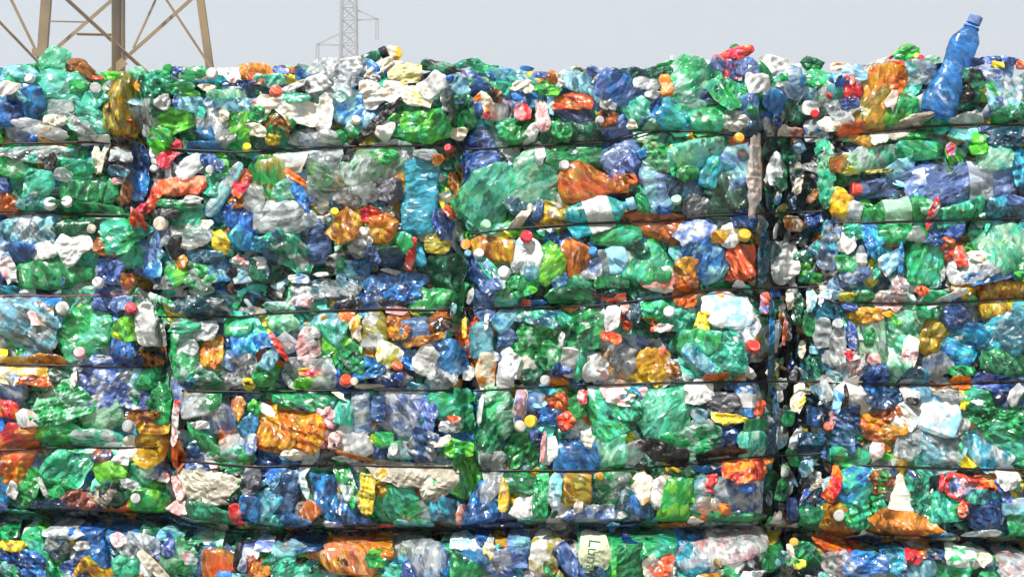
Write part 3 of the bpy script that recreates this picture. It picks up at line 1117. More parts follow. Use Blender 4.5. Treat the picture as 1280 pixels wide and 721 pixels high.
p gycr-wh 690 620 170 130 60 @beige grey crumple
f wh 715 535 110 90 0
p bk 722 562 60 34 -20
p wh-lb 850 605 230 190 70 @white milky crumple
p cl-gy 950 675 130 120 0
p tg-gr 1060 552 160 120 0 @sea green crumple beside the navy wedge
f wh 1060 575 90 36 -10
p gr 1130 642 350 150 -10 @large green bottle by the photo edge
p ye-am 985 545 100 44 85
p lb 770 502 100 76 0
p gy-br 890 522 150 60 -20
s ye 170 570 80 32 60
f wh 60 540 70 60 80
p nt 40 620 190 34 90
p nb-bk 255 645 110 90 0
p gr-dg 100 650 80 60 80
T 0 3
p or-rd 75 85 260 190 60 @red orange crushed bottle at the photo edge
p am-or 45 200 150 140 40 @amber crumple at the photo edge
p gr-lg 290 25 230 90 -20
p tg-cl 495 50 250 110 0 @mint clear crumple
f wh-cr 630 80 150 90 80
p am-ye 740 65 180 150 80 @glossy amber bottle piece
p br-nb 505 110 100 66 0
f wh 602 132 100 60 -20
p tg-mint 330 185 300 220 50 @faceted mint green bottle
p lg 550 200 150 120 -15 @lime green wedge
p tg-pg 705 200 120 110 0
p vi-gy 790 170 110 80 80
f wh 822 222 50 60 80
p gr-dg 140 275 180 120 80 @green crumple under the amber one
f wh 60 290 110 60 80
s wh 212 270 110 28 -65
p gr 275 320 110 90 70
p rdk 385 335 170 100 -20 @dark red grey crumple
p gybr 485 330 150 130 0
p dg-bk 585 300 160 140 60 @blackish green crumple
f gy 645 255 120 50 -25
c wh 678 325 54
b gr-lg 740 345 200 140 0 neck=0 @glossy green oval bottle
p am 668 412 70 42 0
p tg-dg 110 402 220 66 -5
p nb-bk 270 372 230 86 0 @navy dark crumple above the gap
p vi-nb 15 385 70 90 0
p pk 890 275 110 52 -62
f pk-wh 890 375 140 76 5 @pink knotted bag
p br-or 888 110 160 84 85
f pk-wh 870 30 90 60 80
p nt-nb 960 112 120 60 85
p gr 1040 60 270 60 -48
p tg-gr 1180 115 130 90 0
f wh 1060 135 110 80 -30
p gycr 1060 270 340 190 -4 @big grey beige bag
p gydk 1255 245 140 90 80
p cl-gy 1160 70 140 110 60
p vi-cl 1235 50 110 96 0
p dg-tg 1040 412 230 110 -15 @dark teal crumple under the grey bag
p rd 1182 415 120 54 -78 z=-0.03 @slim red piece under the bag
p nb-bl 1245 375 130 96 80
p gr-dg 30 500 90 66 0
f ye-am 60 562 150 66 0
p tg-gr 190 590 220 110 110 @teal green upright crumple below the gap
f cl-gy 310 488 220 90 0
p gy-nt 285 570 130 120 0
b bl-nb 455 575 230 160 100 neck=0 @dark blue bottle with a white window
f wh 405 560 90 56 0 z=-0.03 part=label
p bl 425 498 150 60 0
p nb-vi 440 670 220 100 0
p nb-bl 100 655 270 150 -10 @large blue crumple at the lower edge
p gy-cl 560 450 120 80 0
p bl 640 470 160 86 0
p lb-wh 772 462 140 86 0
p nb-nt 850 435 180 60 0
p lb-tg 870 495 100 60 0
p cl-gy 690 560 180 110 0 @clear grey crumple below the gap
f pk-wh 590 535 96 86 0
p vi-nb 810 570 120 110 30
e tg-mint 625 655 140 130 0 @round mint end below the gap
f cr 758 655 220 70 -42 @cream carton flap
p pg-gr 880 610 150 120 40
p gr 890 665 110 80 0
f cl-pk 942 625 90 76 0
p bl-lb 980 470 110 80 0
e vi 1095 645 220 200 0 @violet blue rim round an orange base
p or-am 1095 650 150 130 0 z=-0.03
p bl 1120 712 70 40 0 z=-0.04
s bk 1182 625 200 30 82 @black strap end
p vi-cl 1240 590 90 70 0
p br-or 1255 675 130 60 88
f cl-vi 1210 665 90 50 80
p tg-nb 1200 500 130 60 0
T 1 3
p am-or 70 15 250 110 -10
p am 220 35 140 96 0
e pk-wh 330 30 110 110 0
p pk 393 38 84 54 80
p wh-cl 480 55 200 170 -40 @white clear crumple beside the pink bottle
p or-br 480 117 220 28 -16
p gydk 345 130 110 90 0
f cr-gy 190 112 120 62 0
f gy-cl 425 132 90 50 0
f gy-cl 255 155 240 60 58 @grey white curled film
p lb-bl 88 220 100 66 70
p nb-vi 150 270 270 140 80 @tall indigo crumple
p lb-cy 50 350 150 110 60 @aqua faceted nub
p nt-tg 40 450 150 100 0
f cl-lb 240 262 170 50 -70
p rust 270 390 100 96 35 sq=1 z=-0.03 @rust orange square chip
p nb-bl 390 340 300 190 -50 @large blue crumple by the square chip
p nb-vi 180 460 200 96 0
p dg 292 462 120 90 0
f cl-vi 380 462 120 56 -10
p nb-bk 505 460 190 110 0 @blackish navy crumple above the gap
p gr-cl 455 250 220 80 -62
f ye-ol 550 290 250 86 86 z=-0.03 @mustard yellow blade
p am-or 612 252 150 72 86
f gycr 765 205 460 140 -4 @wide beige film
p gycr-gr 900 270 150 110 0
p tg-gr 690 350 220 200 0 @round green bottle end above the gap
b lb-tg 790 462 210 86 0 neck=0
p cl-gr 850 385 170 120 0 @grey green clear crumple
p nt-cy 950 385 150 120 0
p nb-gy 835 65 170 130 70 @slate blue bottle
p wh 686 80 56 44 70
p gr-lg 640 30 90 70 0
p ye 600 30 66 50 0
p cl-gr 730 90 130 90 0
f cr 930 40 110 50 20
p gr-lg 1000 80 150 80 -10
c rd 1063 95 58
p dg-gr 1155 50 230 130 85 @dark green upright crumple
p gy-cl 1180 140 130 96 0
p lg-mint 1045 210 190 150 60 @light green crumple over the beige film
f cr 960 205 80 90 0
p cl-gy 1180 260 220 86 58
p nb-bl 1140 390 250 160 70 @blue crumple beside the seam foot
p or-pk 1030 432 140 52 95
b ye 1240 300 190 54 86 neck=0 @yellow upright blade
p nb 1200 485 220 120 0
b sa-or 440 615 370 180 174 cap=ye z=-0.02 seed=5000 @salmon orange bottle with yellow cap
p or-am 600 560 150 120 0 @orange gold crumple below the gap
f rd 650 467 96 26 5
f cr 685 522 130 50 -25
p gr-lg 600 625 100 90 0
p cl-gy 790 620 300 170 -3 @clear greyish bottle below the gap
p bl-nb 935 650 140 60 90
p tg-mint 170 655 250 150 0 @sea green crumple below the gap
p lb-gy 170 582 160 60 0
f wh-vi 40 560 130 66 0
p or-br 20 685 80 80 0
p wh-lb 1080 540 190 80 0
p bl 1090 590 140 96 0
p gr-dg 1060 665 170 130 0 @green crumple at the lower edge of the frame
f ye-cr 1160 600 96 60 80
p vi-cl 1225 650 150 140 0
f pk 430 530 90 40 0
p nb 250 540 160 66 0
T 2 3
p dg-gr 50 95 220 150 80 @dark green crumple beside the pink edged label
p nb-vi 120 35 100 66 80
s pk 155 75 160 26 86
f wh-cl 192 90 150 86 82 @white label with a pink edge
p bl-nb 330 130 230 160 0 @deep blue crumple
f cr 380 40 90 62 80
p pg-mint 490 80 210 150 80 @pale mint crumple
p cl-gy 612 100 130 100 80
f bk 765 105 300 125 -16 z=-0.035 @torn black sheet
f bk 1045 108 270 95 15 z=-0.03
p gr-pg 905 45 270 150 10 @green pointed crumple over the black sheet
p tg-pg 1210 60 160 130 0 @sea green crumple above the red oval lid
p rd-or 1172 190 220 110 0 z=-0.03 @red oval lid
p cl-wh 1040 130 100 60 20
b am-ol 320 280 180 165 90 prof=jar @olive gold bottle base
c am 440 215 44
p gr-gy 510 290 240 210 30 @round dull green bottle
p cr-am 648 270 140 96 80
p gycr-wh 750 295 160 140 60 @beige crumple beside the dull green bottle
p gr-lg 822 345 240 160 80 @green crumple beside the clear jar
p nt-bl 650 375 160 80 -25
e cl-lb 1000 310 240 220 0 @round clear jar with red label
f rd 998 252 130 72 70 z=-0.04 part=label
p cl-vi 1172 325 190 180 0 @violet clear crumple under the red lid
p bl 1180 275 90 40 10 z=-0.03
b gr-dg 1130 432 320 80 -4 neck=0 @long green bottle above the gap
f wh-cr 910 442 100 60 -20
p gy-cr 1060 482 120 42 0
p dg-gr 45 250 170 110 0
p gr 142 310 250 70 88 @slim upright green bottle
f wh 60 372 150 130 60 @white triangular fold
p lb-cl 215 285 160 60 88
p wh 238 432 150 100 80 @white upright jug above the gap
f cr 330 370 90 50 70
p vi-gy 390 432 220 130 5 @grey violet bottle
p lb-bl 503 467 74 56 90 z=-0.03 @small pale blue cap shaped piece
p nb-vi 590 462 110 36 8
s lb 655 487 120 20 -5
p vi-lb 30 570 200 100 88
f cr 92 490 110 60 0
p wh-ol 165 610 200 150 80 @cream crumple below the gap
p gr-br 200 690 130 60 -50
b nb-vi 290 650 220 90 -55 neck=0 @narrow navy bottle below the gap
b gr 545 620 440 250 182 neck=0 @green bottle with a cream lettered label
f creamlab 412 605 150 170 12 z=-0.045 part=label txt=1
p gr-lg 505 612 60 170 0 z=-0.03 part=band
p tg-gr 735 570 180 110 0
p nb 625 522 150 32 -8
p wh-cr 745 662 190 150 50 @cream and red packet
f rd 752 672 150 120 50 z=-0.035 part=print
b cy 900 645 180 140 -40 neck=0 @turquoise faceted piece
p cl-pk 1055 580 440 110 7 @long clear film below the gap
p am 1035 645 50 46 0
p bk-gy 1155 645 210 80 8 @black crumple below the gap
p gr 1262 625 60 120 0
p gr-wh 1110 692 120 60 0
f wh-cl 1215 710 150 50 0
T 3 3
p nt-nb 20 40 160 46 88
p rd-or 10 130 60 46 0
f wh 88 190 76 66 0
f wh-cl 138 32 140 50 70
p nt-nb 210 60 140 120 0 @dark teal crumple in the seam
p lb-cl 190 170 100 60 80
p nb 120 380 110 60 88
p dg-gr 75 280 110 70 80
f cl-cr 40 445 120 66 80
b dg-gr 215 442 160 120 88 prof=jar @dark green bottle low in the seam
c ye 130 545 52
p nt-vi 350 60 160 100 80
p rd-or 332 260 190 50 72 z=-0.03 @slim red neck beside the seam
p gr-tg 420 118 180 90 0
p am-br 572 12 170 60 0
f wh-rd 552 82 120 76 85 @red and white upright label
p cl-gy 700 50 180 130 60 @grey clear crumple beside the label
p cl-lb 870 88 230 200 0 @big clear crinkled bottle above the wire
p cy-wh 1075 80 240 150 -42 @aqua and white curved sheet
p tg-gr 1200 40 220 120 -40 @green slanted bottle above the wire
p wh 1207 232 110 96 30 z=-0.03 @white block under the wire
p tg-bl 440 255 200 160 60 @teal blue crumple beside the seam
p gr-tg 465 390 230 170 30 @green jug beside the amber sheet
b wh-cr 660 305 210 130 92 prof=cone neck=0 @cream fluted cup
p br-gr 565 250 120 110 0
p dg-tg 745 300 200 110 80 @dark green upright crumple under the wire
p tg-gr 865 370 200 140 -10 @sea green crumple beside the ribbed lid
p vi-pk 970 275 200 110 -30 lab=rd @violet and pink printed bottle
s rd 870 250 100 28 80
p rd 973 388 84 40 88
e nb 1090 405 200 190 0 rim=1 @dark blue ribbed lid
p tg-nt 1090 315 190 66 0
p vi-nb 1180 290 120 40 -60
f amsh 720 475 420 150 -12 z=-0.025 @amber torn sheet
p am-br 640 500 240 110 0
p nt-bl 855 520 140 66 0
p br-am 340 460 220 130 85 @brown amber upright piece
p or-rd 400 560 290 46 -8 z=-0.02 @orange red strip above the gap
p nb-nt 480 528 150 60 -10
c wh 356 412 60
p gr-tg 1245 460 160 90 85 @green upright piece at the photo edge
p lb-cl 1240 370 130 76 0
f cl-gy 1080 505 220 50 0
p cl-pk 355 655 130 120 80 @clear domed bottle below the gap
p bl-vi 490 655 190 110 5 @blue violet crumple below the gap
p nt-cy 640 640 130 120 60
p rd 728 622 84 66 0 z=-0.03 @red knob below the gap
p or 795 602 90 34 0
p lb 770 682 140 76 20
p gr-tg 885 695 250 120 0 @sea green dome below the gap
p wh-gr 1010 625 240 90 -5 @white and green crumple below the gap
f cr 1080 625 90 80 30
p cl-pk 1225 665 160 130 0 @pinkish clear crumple below the gap
p nt-nb 860 602 150 40 8
p gr 20 620 110 80 80
p lb-tg 62 620 76 66 0
f wh 112 635 80 70 0
p ye-lg 160 655 66 44 0
p dg-gr 230 600 180 110 0 @dark green crumple low in the seam
"""
ITEMS += """T 1 0
p cl-wh 375 350 220 110 -8
f cl-wh 465 328 150 90 15
f wh-cl 300 420 170 90 30
"""
# ------------------------------------------------------------------ setting: ground, far pylons, haze
V, F = np.array([(-2500, -300, 0), (2500, -300, 0), (2500, 2500, 0), (-2500, 2500, 0)], float), np.array([(0, 1, 2, 3)])
o = add_mesh('ground', V, F, simple_mat('dusty_ground', (150, 138, 118), .95, noise=.8), smooth=False); tag(o, kind='structure')
V, F = np.array([(-14, -9, .004), (14, -9, .004), (14, 4, .004), (-14, 4, .004)], float), np.array([(0, 1, 2, 3)])
o = add_mesh('concrete_yard', V, F, simple_mat('stained_concrete', (128, 125, 118), .9, noise=1.6), smooth=False); tag(o, kind='structure')

def at(px, py, Y): return Vector((world_x(px, Y), Y, world_z(py, Y)))
def beam(a, b, w_, t_, turn=0):
    """flat bar a->b, w_ wide, t_ thick, its broad side turned about its own length from facing the viewer"""
    d = (b - a).normalized(); s = d.cross(Vector((0, 1, 0)))
    s = s.normalized() if s.length > 1e-4 else Vector((1, 0, 0))
    n = d.cross(s).normalized()
    r = Matrix.Rotation(math.radians(turn), 3, d); s, n = r @ s, r @ n
    V = [tuple(p + s * i * w_ / 2 + n * j * t_ / 2) for p in (a, b) for i, j in ((-1, -1), (1, -1), (1, 1), (-1, 1))]
    F = [(0, 1, 2, 3), (4, 7, 6, 5), (0, 4, 5, 1), (1, 5, 6, 2), (2, 6, 7, 3), (3, 7, 4, 0)]
    return np.array(V), np.array(F)
def join(parts):
    Vs, Fs, n = [], [], 0
    for V, F in parts: Vs.append(V); Fs.append(F + n); n += len(V)
    return np.concatenate(Vs), np.concatenate(Fs)
def empty(name, loc):
    o = bpy.data.objects.new(name, None); S.collection.objects.link(o); o.location = loc; o.empty_display_size = .05; return o

tan = simple_mat('weathered_tan_steel', (110, 90, 54), .7, .0, noise=.5)
grey = simple_mat('galvanised_steel', (120, 122, 122), .6, .2)
T1 = empty('lattice_pylon', (world_x(110, 50), 50, 0))
tag(T1, 'tan steel lattice pylon with crossed braces, standing near behind the bales', 'pylon')
m1 = lambda Y: K * CAMD / (CAMD + Y)        # photo pixels per metre at depth Y
legs = [(-48, 80, -44, 0, 47.0, 11, 62), (51, 80, 57, 0, 53.0, 12, 0), (148, 88, 148, 0, 47.0, 11, 62), (261, 80, 250, 0, 53.0, 9, 8)]
LG = []
for x0, y0, x1, y1, Y, wpx, turn in legs:
    f = lambda y: x0 + (x1 - x0) * (y - y0) / (y1 - y0)
    gy = 360.5 + CAMZ * m1(Y)
    A, B = at(f(gy), gy, Y), at(f(-560), -560, Y); LG.append((f, Y))
    wm = wpx / m1(Y)
    k = max(.45, math.cos(math.radians(turn)))
    V, F = join([beam(A, B, wm / k, .03, turn), beam(A + Vector((wm * .42, .12, 0)), B + Vector((wm * .42, .12, 0)), .22, .03, 85)])
    add_mesh('leg', V, F, tan, T1, T1.location, smooth=False)
EX = [(-6,22,46,76,49,4,60), (12,-4,49,72,53,4,0), (82,-2,188,95,47,5,60), (144,-3,62,68,51,5,5), (60,27,108,28,53,2,0), (96,43,148,44,48,2.5,55),
      (242,-3,158,72,49,5,0), (196,-3,168,58,50,3,25), (206,-3,262,82,52,3.5,0)]
for x0, y0, x1, y1, Y, wpx, turn in EX:
    dx, dy = x1 - x0, y1 - y0
    V, F = beam(at(x0, y0, Y), at(x1 + dx * .05, y1 + dy * .05, Y), wpx * .88 / m1(Y) / max(.5, math.cos(math.radians(turn))), .03, turn)
    add_mesh('brace', V, F, tan, T1, T1.location, smooth=False)
for ya, yb in ((-6, -90), (-90, -165), (-165, -240), (-240, -310), (-310, -380), (-380, -450), (-450, -520), (380, 95)):
    parts = []
    for i, j in ((0, 2), (1, 3), (0, 1), (2, 3)):
        (fi, Yi), (fj, Yj) = LG[i], LG[j]
        parts += [beam(at(fi(ya), ya, Yi), at(fj(yb), yb, Yj), .12, .03, 0), beam(at(fj(ya), ya, Yj), at(fi(yb), yb, Yi), .12, .03, 0),
                  beam(at(fi(yb), yb, Yi), at(fj(yb), yb, Yj), .1, .03, 0)]
    V, F = join(parts); add_mesh('brace', V, F, tan, T1, T1.location, smooth=False)
for a_, b_, w_ in ((at(138, 92, 46.9), at(156, 76, 46.9), .3), (at(40, 66, 52.9), at(62, 66, 52.9), .3)):
    V, F = beam(a_, b_, w_, .05, 0); add_mesh('gusset', V, F, tan, T1, T1.location, smooth=False)

Y2 = 260.0
T2 = empty('lattice_pylon', (world_x(436, Y2), Y2, 0))
tag(T2, 'distant pale grey lattice pylon with two short side arms, fading in haze', 'pylon')
q = m1(Y2)
def corner(i, y):
    hw = 9.5 + (y - 60) * .012; sx = (-1, 1, -1, 1)[i]; dep = (-1, -1, 1, 1)[i]
    return Vector((world_x(436 + sx * hw, Y2), Y2 + dep * hw / q, world_z(y, Y2)))
gy = 360.5 + CAMZ * q
for i in range(4):
    V, F = beam(corner(i, gy), corner(i, -40), 2.6 / q, .3); add_mesh('leg', V, F, grey, T2, T2.location, smooth=False)
parts = []
ys = list(range(-40, 361, 16))
for ya, yb in zip(ys[:-1], ys[1:]):
    for i, j in ((0, 1), (2, 3), (0, 2), (1, 3)):
        parts += [beam(corner(i, ya), corner(j, yb), 1.1 / q, .12), beam(corner(j, ya), corner(i, yb), 1.1 / q, .12), beam(corner(i, ya), corner(j, ya), 1.1 / q, .12)]
V, F = join(parts); add_mesh('brace', V, F, grey, T2, T2.location, smooth=False)
a2 = lambda x, y, d=0: at(x, y, Y2 + d)
for nm, segs in (('arm', [((440,10),(473,25)), ((440,26),(473,24)), ((473,24),(473,50)), ((470,24),(470,50))]),
                 ('arm', [((430,40),(396,56)), ((430,57),(396,56)), ((396,56),(395,84)), ((399,56),(398,84))])):
    V, F = join([beam(a2(*p0), a2(*p1), 1.6 / q, .2) for p0, p1 in segs]); add_mesh(nm, V, F, grey, T2, T2.location, smooth=False)

HAZE = 1
if HAZE:
    V, F = box(-260, 260, -12, 420, -1, 75)
    hm = bpy.data.materials.new('haze'); hm.use_nodes = True; t = hm.node_tree; t.nodes.clear()
    ho = t.nodes.new('ShaderNodeOutputMaterial'); pv = t.nodes.new('ShaderNodeVolumePrincipled')
    pv.inputs['Color'].default_value = (.93, .96, 1, 1); pv.inputs['Density'].default_value = .0022; pv.inputs['Anisotropy'].default_value = .1
    t.links.new(pv.outputs[0], ho.inputs['Volume'])
    o = add_mesh('haze', V, F, hm, smooth=False); tag(o, 'thin pale haze hanging in the air', 'haze', kind='stuff')

# ------------------------------------------------------------------ bale cores (the dark compacted inside of each bale)
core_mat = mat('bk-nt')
def core(x0, x1, z0, z1, label):
    rng = np.random.default_rng(int(abs(x0 * 1000)) + int(z1 * 10))
    n = 16
    parts = []
    P = []
    for ax in range(3):
        for sgn in (-1, 1):
            s_, t_ = np.meshgrid(np.linspace(-1, 1, n), np.linspace(-1, 1, n), indexing='ij')
            c = np.full_like(s_, sgn)
            p = [None] * 3; p[ax] = c; p[(ax + 1) % 3] = s_ * sgn; p[(ax + 2) % 3] = t_
            p = np.stack(p, -1).reshape(-1, 3)
            i = np.arange(n - 1)[:, None]; j = np.arange(n - 1)[None, :]; a = i * n + j
            parts.append((p, np.stack([a, a + n, a + n + 1, a + 1], -1).reshape(-1, 4)))
    P, F = join(parts)
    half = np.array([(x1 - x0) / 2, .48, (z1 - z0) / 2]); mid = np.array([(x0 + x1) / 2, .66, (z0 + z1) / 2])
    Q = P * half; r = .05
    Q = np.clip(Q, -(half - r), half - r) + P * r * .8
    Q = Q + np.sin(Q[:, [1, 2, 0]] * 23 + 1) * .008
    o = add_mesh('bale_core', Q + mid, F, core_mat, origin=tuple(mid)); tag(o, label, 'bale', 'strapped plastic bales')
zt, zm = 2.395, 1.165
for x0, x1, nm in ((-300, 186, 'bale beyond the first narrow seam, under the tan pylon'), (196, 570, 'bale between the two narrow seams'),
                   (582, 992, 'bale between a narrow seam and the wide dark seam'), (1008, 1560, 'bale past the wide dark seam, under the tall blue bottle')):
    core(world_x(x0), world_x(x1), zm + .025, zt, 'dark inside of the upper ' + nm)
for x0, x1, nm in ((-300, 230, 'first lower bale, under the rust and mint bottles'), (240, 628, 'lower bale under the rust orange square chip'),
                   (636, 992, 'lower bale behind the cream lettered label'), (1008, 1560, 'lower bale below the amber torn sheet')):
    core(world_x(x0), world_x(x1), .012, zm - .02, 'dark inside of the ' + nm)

# ------------------------------------------------------------------ the pieces seen on the face, read off the photograph
TX, TY = (0, 320, 640, 960), (0, 180, 360, 541)
items = []; tx = ty = 0
for line in ITEMS.strip().splitlines():
    if line[0] == 'T':
        _, a, b = line.split(); tx, ty = TX[int(a)], TY[int(b)]; continue
    l, _, nm = line.partition('@'); t = l.split()
    it = dict(kind=t[0], col=t[1], px=tx + float(t[2]) / 4, py=ty + float(t[3]) / 4, name=nm.strip(), opt={})
    it['w'] = float(t[4]) / 4
    it['h'] = float(t[5]) / 4 if t[0] != 'c' else it['w']
    it['ang'] = float(t[6]) if t[0] != 'c' and len(t) > 6 and '=' not in t[6] else 0
    for x in t[5:]:
        if '=' in x: k, v = x.split('='); it['opt'][k] = v
    it['area'] = it['w'] * it['h']; it['i'] = len(items); items.append(it)
tops = [it for it in items if 'part' not in it['opt']]
bot = sorted([it for it in tops if it['kind'] in 'bpe'], key=lambda t: -(t['area'] + 1e6 * (t['kind'] == 'b') + 1e4 * bool(t['name'])))
for k, it in enumerate(bot): it['cls'] = 'bottle' if k < 298 else ('piece' if k < 590 else 'tiny')
for it in tops:
    if 'cls' not in it: it['cls'] = {'f': 'film', 's': 'strip', 'c': 'cap'}[it['kind']]
for it in bot:
    if it['kind'] == 'b' and 'tiny' == it['cls']: it['cls'] = 'piece'

def make_shape(it, rng, hi=1.0):
    L, W = it['w'] / K, it['h'] / K; k = it['kind']; o_ = it['opt']
    code = it['col']
    if k == 'b':
        prof = o_.get('prof', 'plain' if o_.get('neck') == '0' else 'neck')
        if prof == 'tall': D = .075
        else: D = min(.55 * W, .07)
        amp = .03 if prof == 'tall' else (.03 if prof in ('jar', 'squat', 'cone') else .04)
        G = lathe(L, W, D, prof, rng, amp, hi)
    elif k == 'e':
        D = min(.45 * W, .06); G = pillow(L, W, D, rng, .05, .04, base=0 if 'rim' in o_ else 1, rim='rim' in o_, hi=hi)
    elif k == 'f':
        D = .003; G = pillow(L * 1.12, W * 1.12, D, rng, .09 if not o_.get('txt') else .04, .5 if not o_.get('txt') else .05, sheet=True, hi=hi, n=3.2)
    elif k == 's':
        D = .006; G = pillow(L, W, D, rng, .10, .05, sheet=True, hi=hi * 1.5, n=6)
    elif 'tri' in o_:
        D = .03; G = pillow(L, W, D, rng, .04, 0, hi=hi, tri_=1)
    elif 'sq' in o_:
        D = .012; G = pillow(L, W, D, rng, .03, .02, hi=hi, sq=1, n=8)
    else:
        D = float(np.clip(.3 * W, .006, .04)); amp = float(rng.uniform(.03, .08)); r_ = rng.random()
        if r_ < .3 and L > W * 1.15: D *= 1.5; G = lathe(L * 1.12, W * 1.15, D, 'plain', rng, amp * .8, hi)
        elif r_ < .62: G = pillow(L * 1.22, W * 1.22, D, rng, amp, .22, hi=hi, n=rng.uniform(2.2, 4))
        else: D = .003; G = pillow(L * 1.27, W * 1.27, D, rng, .12, .32, sheet=True, hi=hi, n=rng.uniform(2.5, 5))
        G = (tilt(G[0], rng, .22),) + G[1:]
    P, F, nu, nv = G
    return P, F, D, nu, nv

def front(it, rng):
    m = min(it['w'], it['h'])
    y = float(surf(it['px'], it['py'])) - .03 - .014 * float(np.clip(1 - m / 40, 0, 1)) + float(rng.uniform(-.005, .005))
    if it['kind'] in 'fs': y -= .004
    if 'z' in it['opt']:
        z = float(it['opt']['z']); y += z * (.5 if it['opt'].get('prof') == 'tall' else .6)
    return y

_capm = {}
def oriented(P, axis):                       # local z -> axis
    R = np.array(Vector(axis).to_track_quat('Z', 'Y').to_matrix())
    return P @ R.T

SPEC = dict(bottle=('crushed_bottle', 'bottle', 'crushed bottles pressed into the bales'), piece=('plastic_fragment', 'plastic scrap', 'crushed plastic fragments in the bales'),
            film=('film_scrap', 'film scrap', 'torn film and paper scraps in the bales'), strip=('plastic_strip', 'plastic strip', 'plastic strips in the bales'),
            cap=('bottle_cap', 'bottle cap', 'loose bottle caps on the bales'))
roots = []
fill = []                                    # (V, F, code) pieces that go to the mass
last = None; last_world = None
for it in items:
    rng = np.random.default_rng(1000 + it['i'] + int(it['opt'].get('seed', 0)))
    px, py = it['px'], it['py']
    if it['kind'] == 'f' and it['col'] == 'wh' and not it['name'] and rng.random() < .4: it['col'] = 'wh-' + ('rd', 'bl', 'gr', 'rd')[int(rng.integers(4))]
    if it['kind'] == 'c':
        r = it['w'] / K / 2 * .88
        y = float(surf(px, py)) - .044
        cx, cz = world_x(px, y), world_z(py, y)
        P, F = cap_mesh(r, r * 1.0)
        ax = (rng.uniform(-.55, .55), -1, rng.uniform(-.2, .75))
        P = oriented(P, ax) + np.array([cx, y, cz])
        o = add_mesh('bottle_cap', P, F, mat(it['col'], True), origin=(cx, y, cz), sharp=30)
        it['obj'] = o; roots.append(it); last = None
        continue
    P, F, D, nu, nv = make_shape(it, rng)
    if 'part' in it['opt'] and last is not None:
        y0 = last_front - .006
    else: y0 = front(it, rng)
    yc = y0 + D / 2
    cx, cz = world_x(px, yc), world_z(py, yc)
    W_ = place(P, cx, cz, yc, it['ang'])
    if it['opt'].get('prof') != 'tall': W_ = conform(W_, px, py)
    keep_over = float(it['opt'].get('z', 0)) <= -.05
    if not keep_over: W_ = squeeze(W_)
    code = it['col']; film = it['kind'] in 'fs' or code.split('-')[0] in ('wh', 'cr', 'bk')
    M = mat(code, film)
    org = (cx, yc, cz)
    if 'part' in it['opt'] and last is not None:
        root = last
        if root.type == 'MESH':              # turn the lone mesh into a thing with parts
            e = empty(root.name.split('.')[0], root.location.copy()); it0 = last_it
            root.name = 'body'; root.parent = e; root.location = (0, 0, 0); it0['obj'] = e; root = e; last = e
        if it['opt'].get('txt'):
            P2 = place(np.concatenate([P]), cx, cz, yc, it['ang'])
        o = add_mesh(it['opt']['part'], W_, F, M, root, org)
        if it['opt'].get('txt'):
            cu = bpy.data.curves.new('lettering', 'FONT'); cu.body = 'Luna'; cu.size = .046; cu.extrude = .0006; cu.align_x = 'CENTER'; cu.align_y = 'CENTER'
            to = bpy.data.objects.new('lettering', cu); S.collection.objects.link(to)
            dg = bpy.context.evaluated_depsgraph_get(); dg.update()
            tm = bpy.data.meshes.new_from_object(to.evaluated_get(dg)); bpy.data.objects.remove(to)
            tm.materials.clear(); tm.materials.append(simple_mat('green_ink', (52, 92, 62), .5))
            to = bpy.data.objects.new('lettering', tm); S.collection.objects.link(to)
            to.parent = root; to.location = Vector((world_x(740, y0), y0 - .024, world_z(692, y0))) - root.location
            to.rotation_euler = (math.radians(90), math.radians(97), 0)
        continue
    hascap, haslab = 'cap' in it['opt'], 'lab' in it['opt']
    if it['cls'] == 'tiny':
        fill.append((W_, F, code, film)); last = None; continue
    spec = SPEC[it['cls']]
    if hascap or haslab:
        root = empty(spec[0], org)
        add_mesh('body', W_, F, M, root, org)
        if haslab:
            u0, u1 = (int(nu * .34), int(nu * .62)) if it['opt'].get('prof') != 'long' else (int(nu * .22), int(nu * .36))
            u0, u1 = max(1, u0), max(u0 + 3, u1)
            Q = P.reshape(nu, nv, 3)[u0:u1 + 1].copy(); cen = Q.mean(1, keepdims=True)
            Q[:, :, 1:] = cen[:, :, 1:] + (Q[:, :, 1:] - cen[:, :, 1:]) * 1.05
            Q = conform(place(Q.reshape(-1, 3), cx, cz, yc, it['ang']), px, py)
            if not keep_over: Q = squeeze(Q); Q[:, 1] -= .0015
            add_mesh('label', Q, grid_faces(u1 - u0 + 1, nv), mat(it['opt']['lab'], True), root, org)
        if hascap:
            a = math.radians(it['ang']); d = np.array([math.cos(a), 0, math.sin(a)])
            r = (.0165 if it['opt'].get('prof') != 'tall' else .0185) if it['w'] / K > .1 else .015
            if it['opt'].get('prof') == 'long': r = .02
            Pc, Fc = cap_mesh(r, r * 1.35)
            cc = np.array(org) + d * (it['w'] / K / 2 - r * .35)
            add_mesh('cap', oriented(Pc, (d[0], -.12, d[2])) + cc, Fc, mat(it['opt']['cap'], True), root, tuple(cc), sharp=30)
            if it['opt'].get('prof') == 'tall':
                Pc, Fc = cap_mesh(r * 1.12, r * .3)
                cc = np.array(org) + d * (it['w'] / K / 2 - r * 1.6)
                add_mesh('cap_ring', oriented(Pc, tuple(d)) + cc, Fc, mat('bl', True), root, tuple(cc), sharp=30)
        it['obj'] = root
    else:
        it['obj'] = add_mesh(spec[0], W_, F, M, origin=org)
    last = it['obj']; last_it = it; last_front = y0
    roots.append(it)

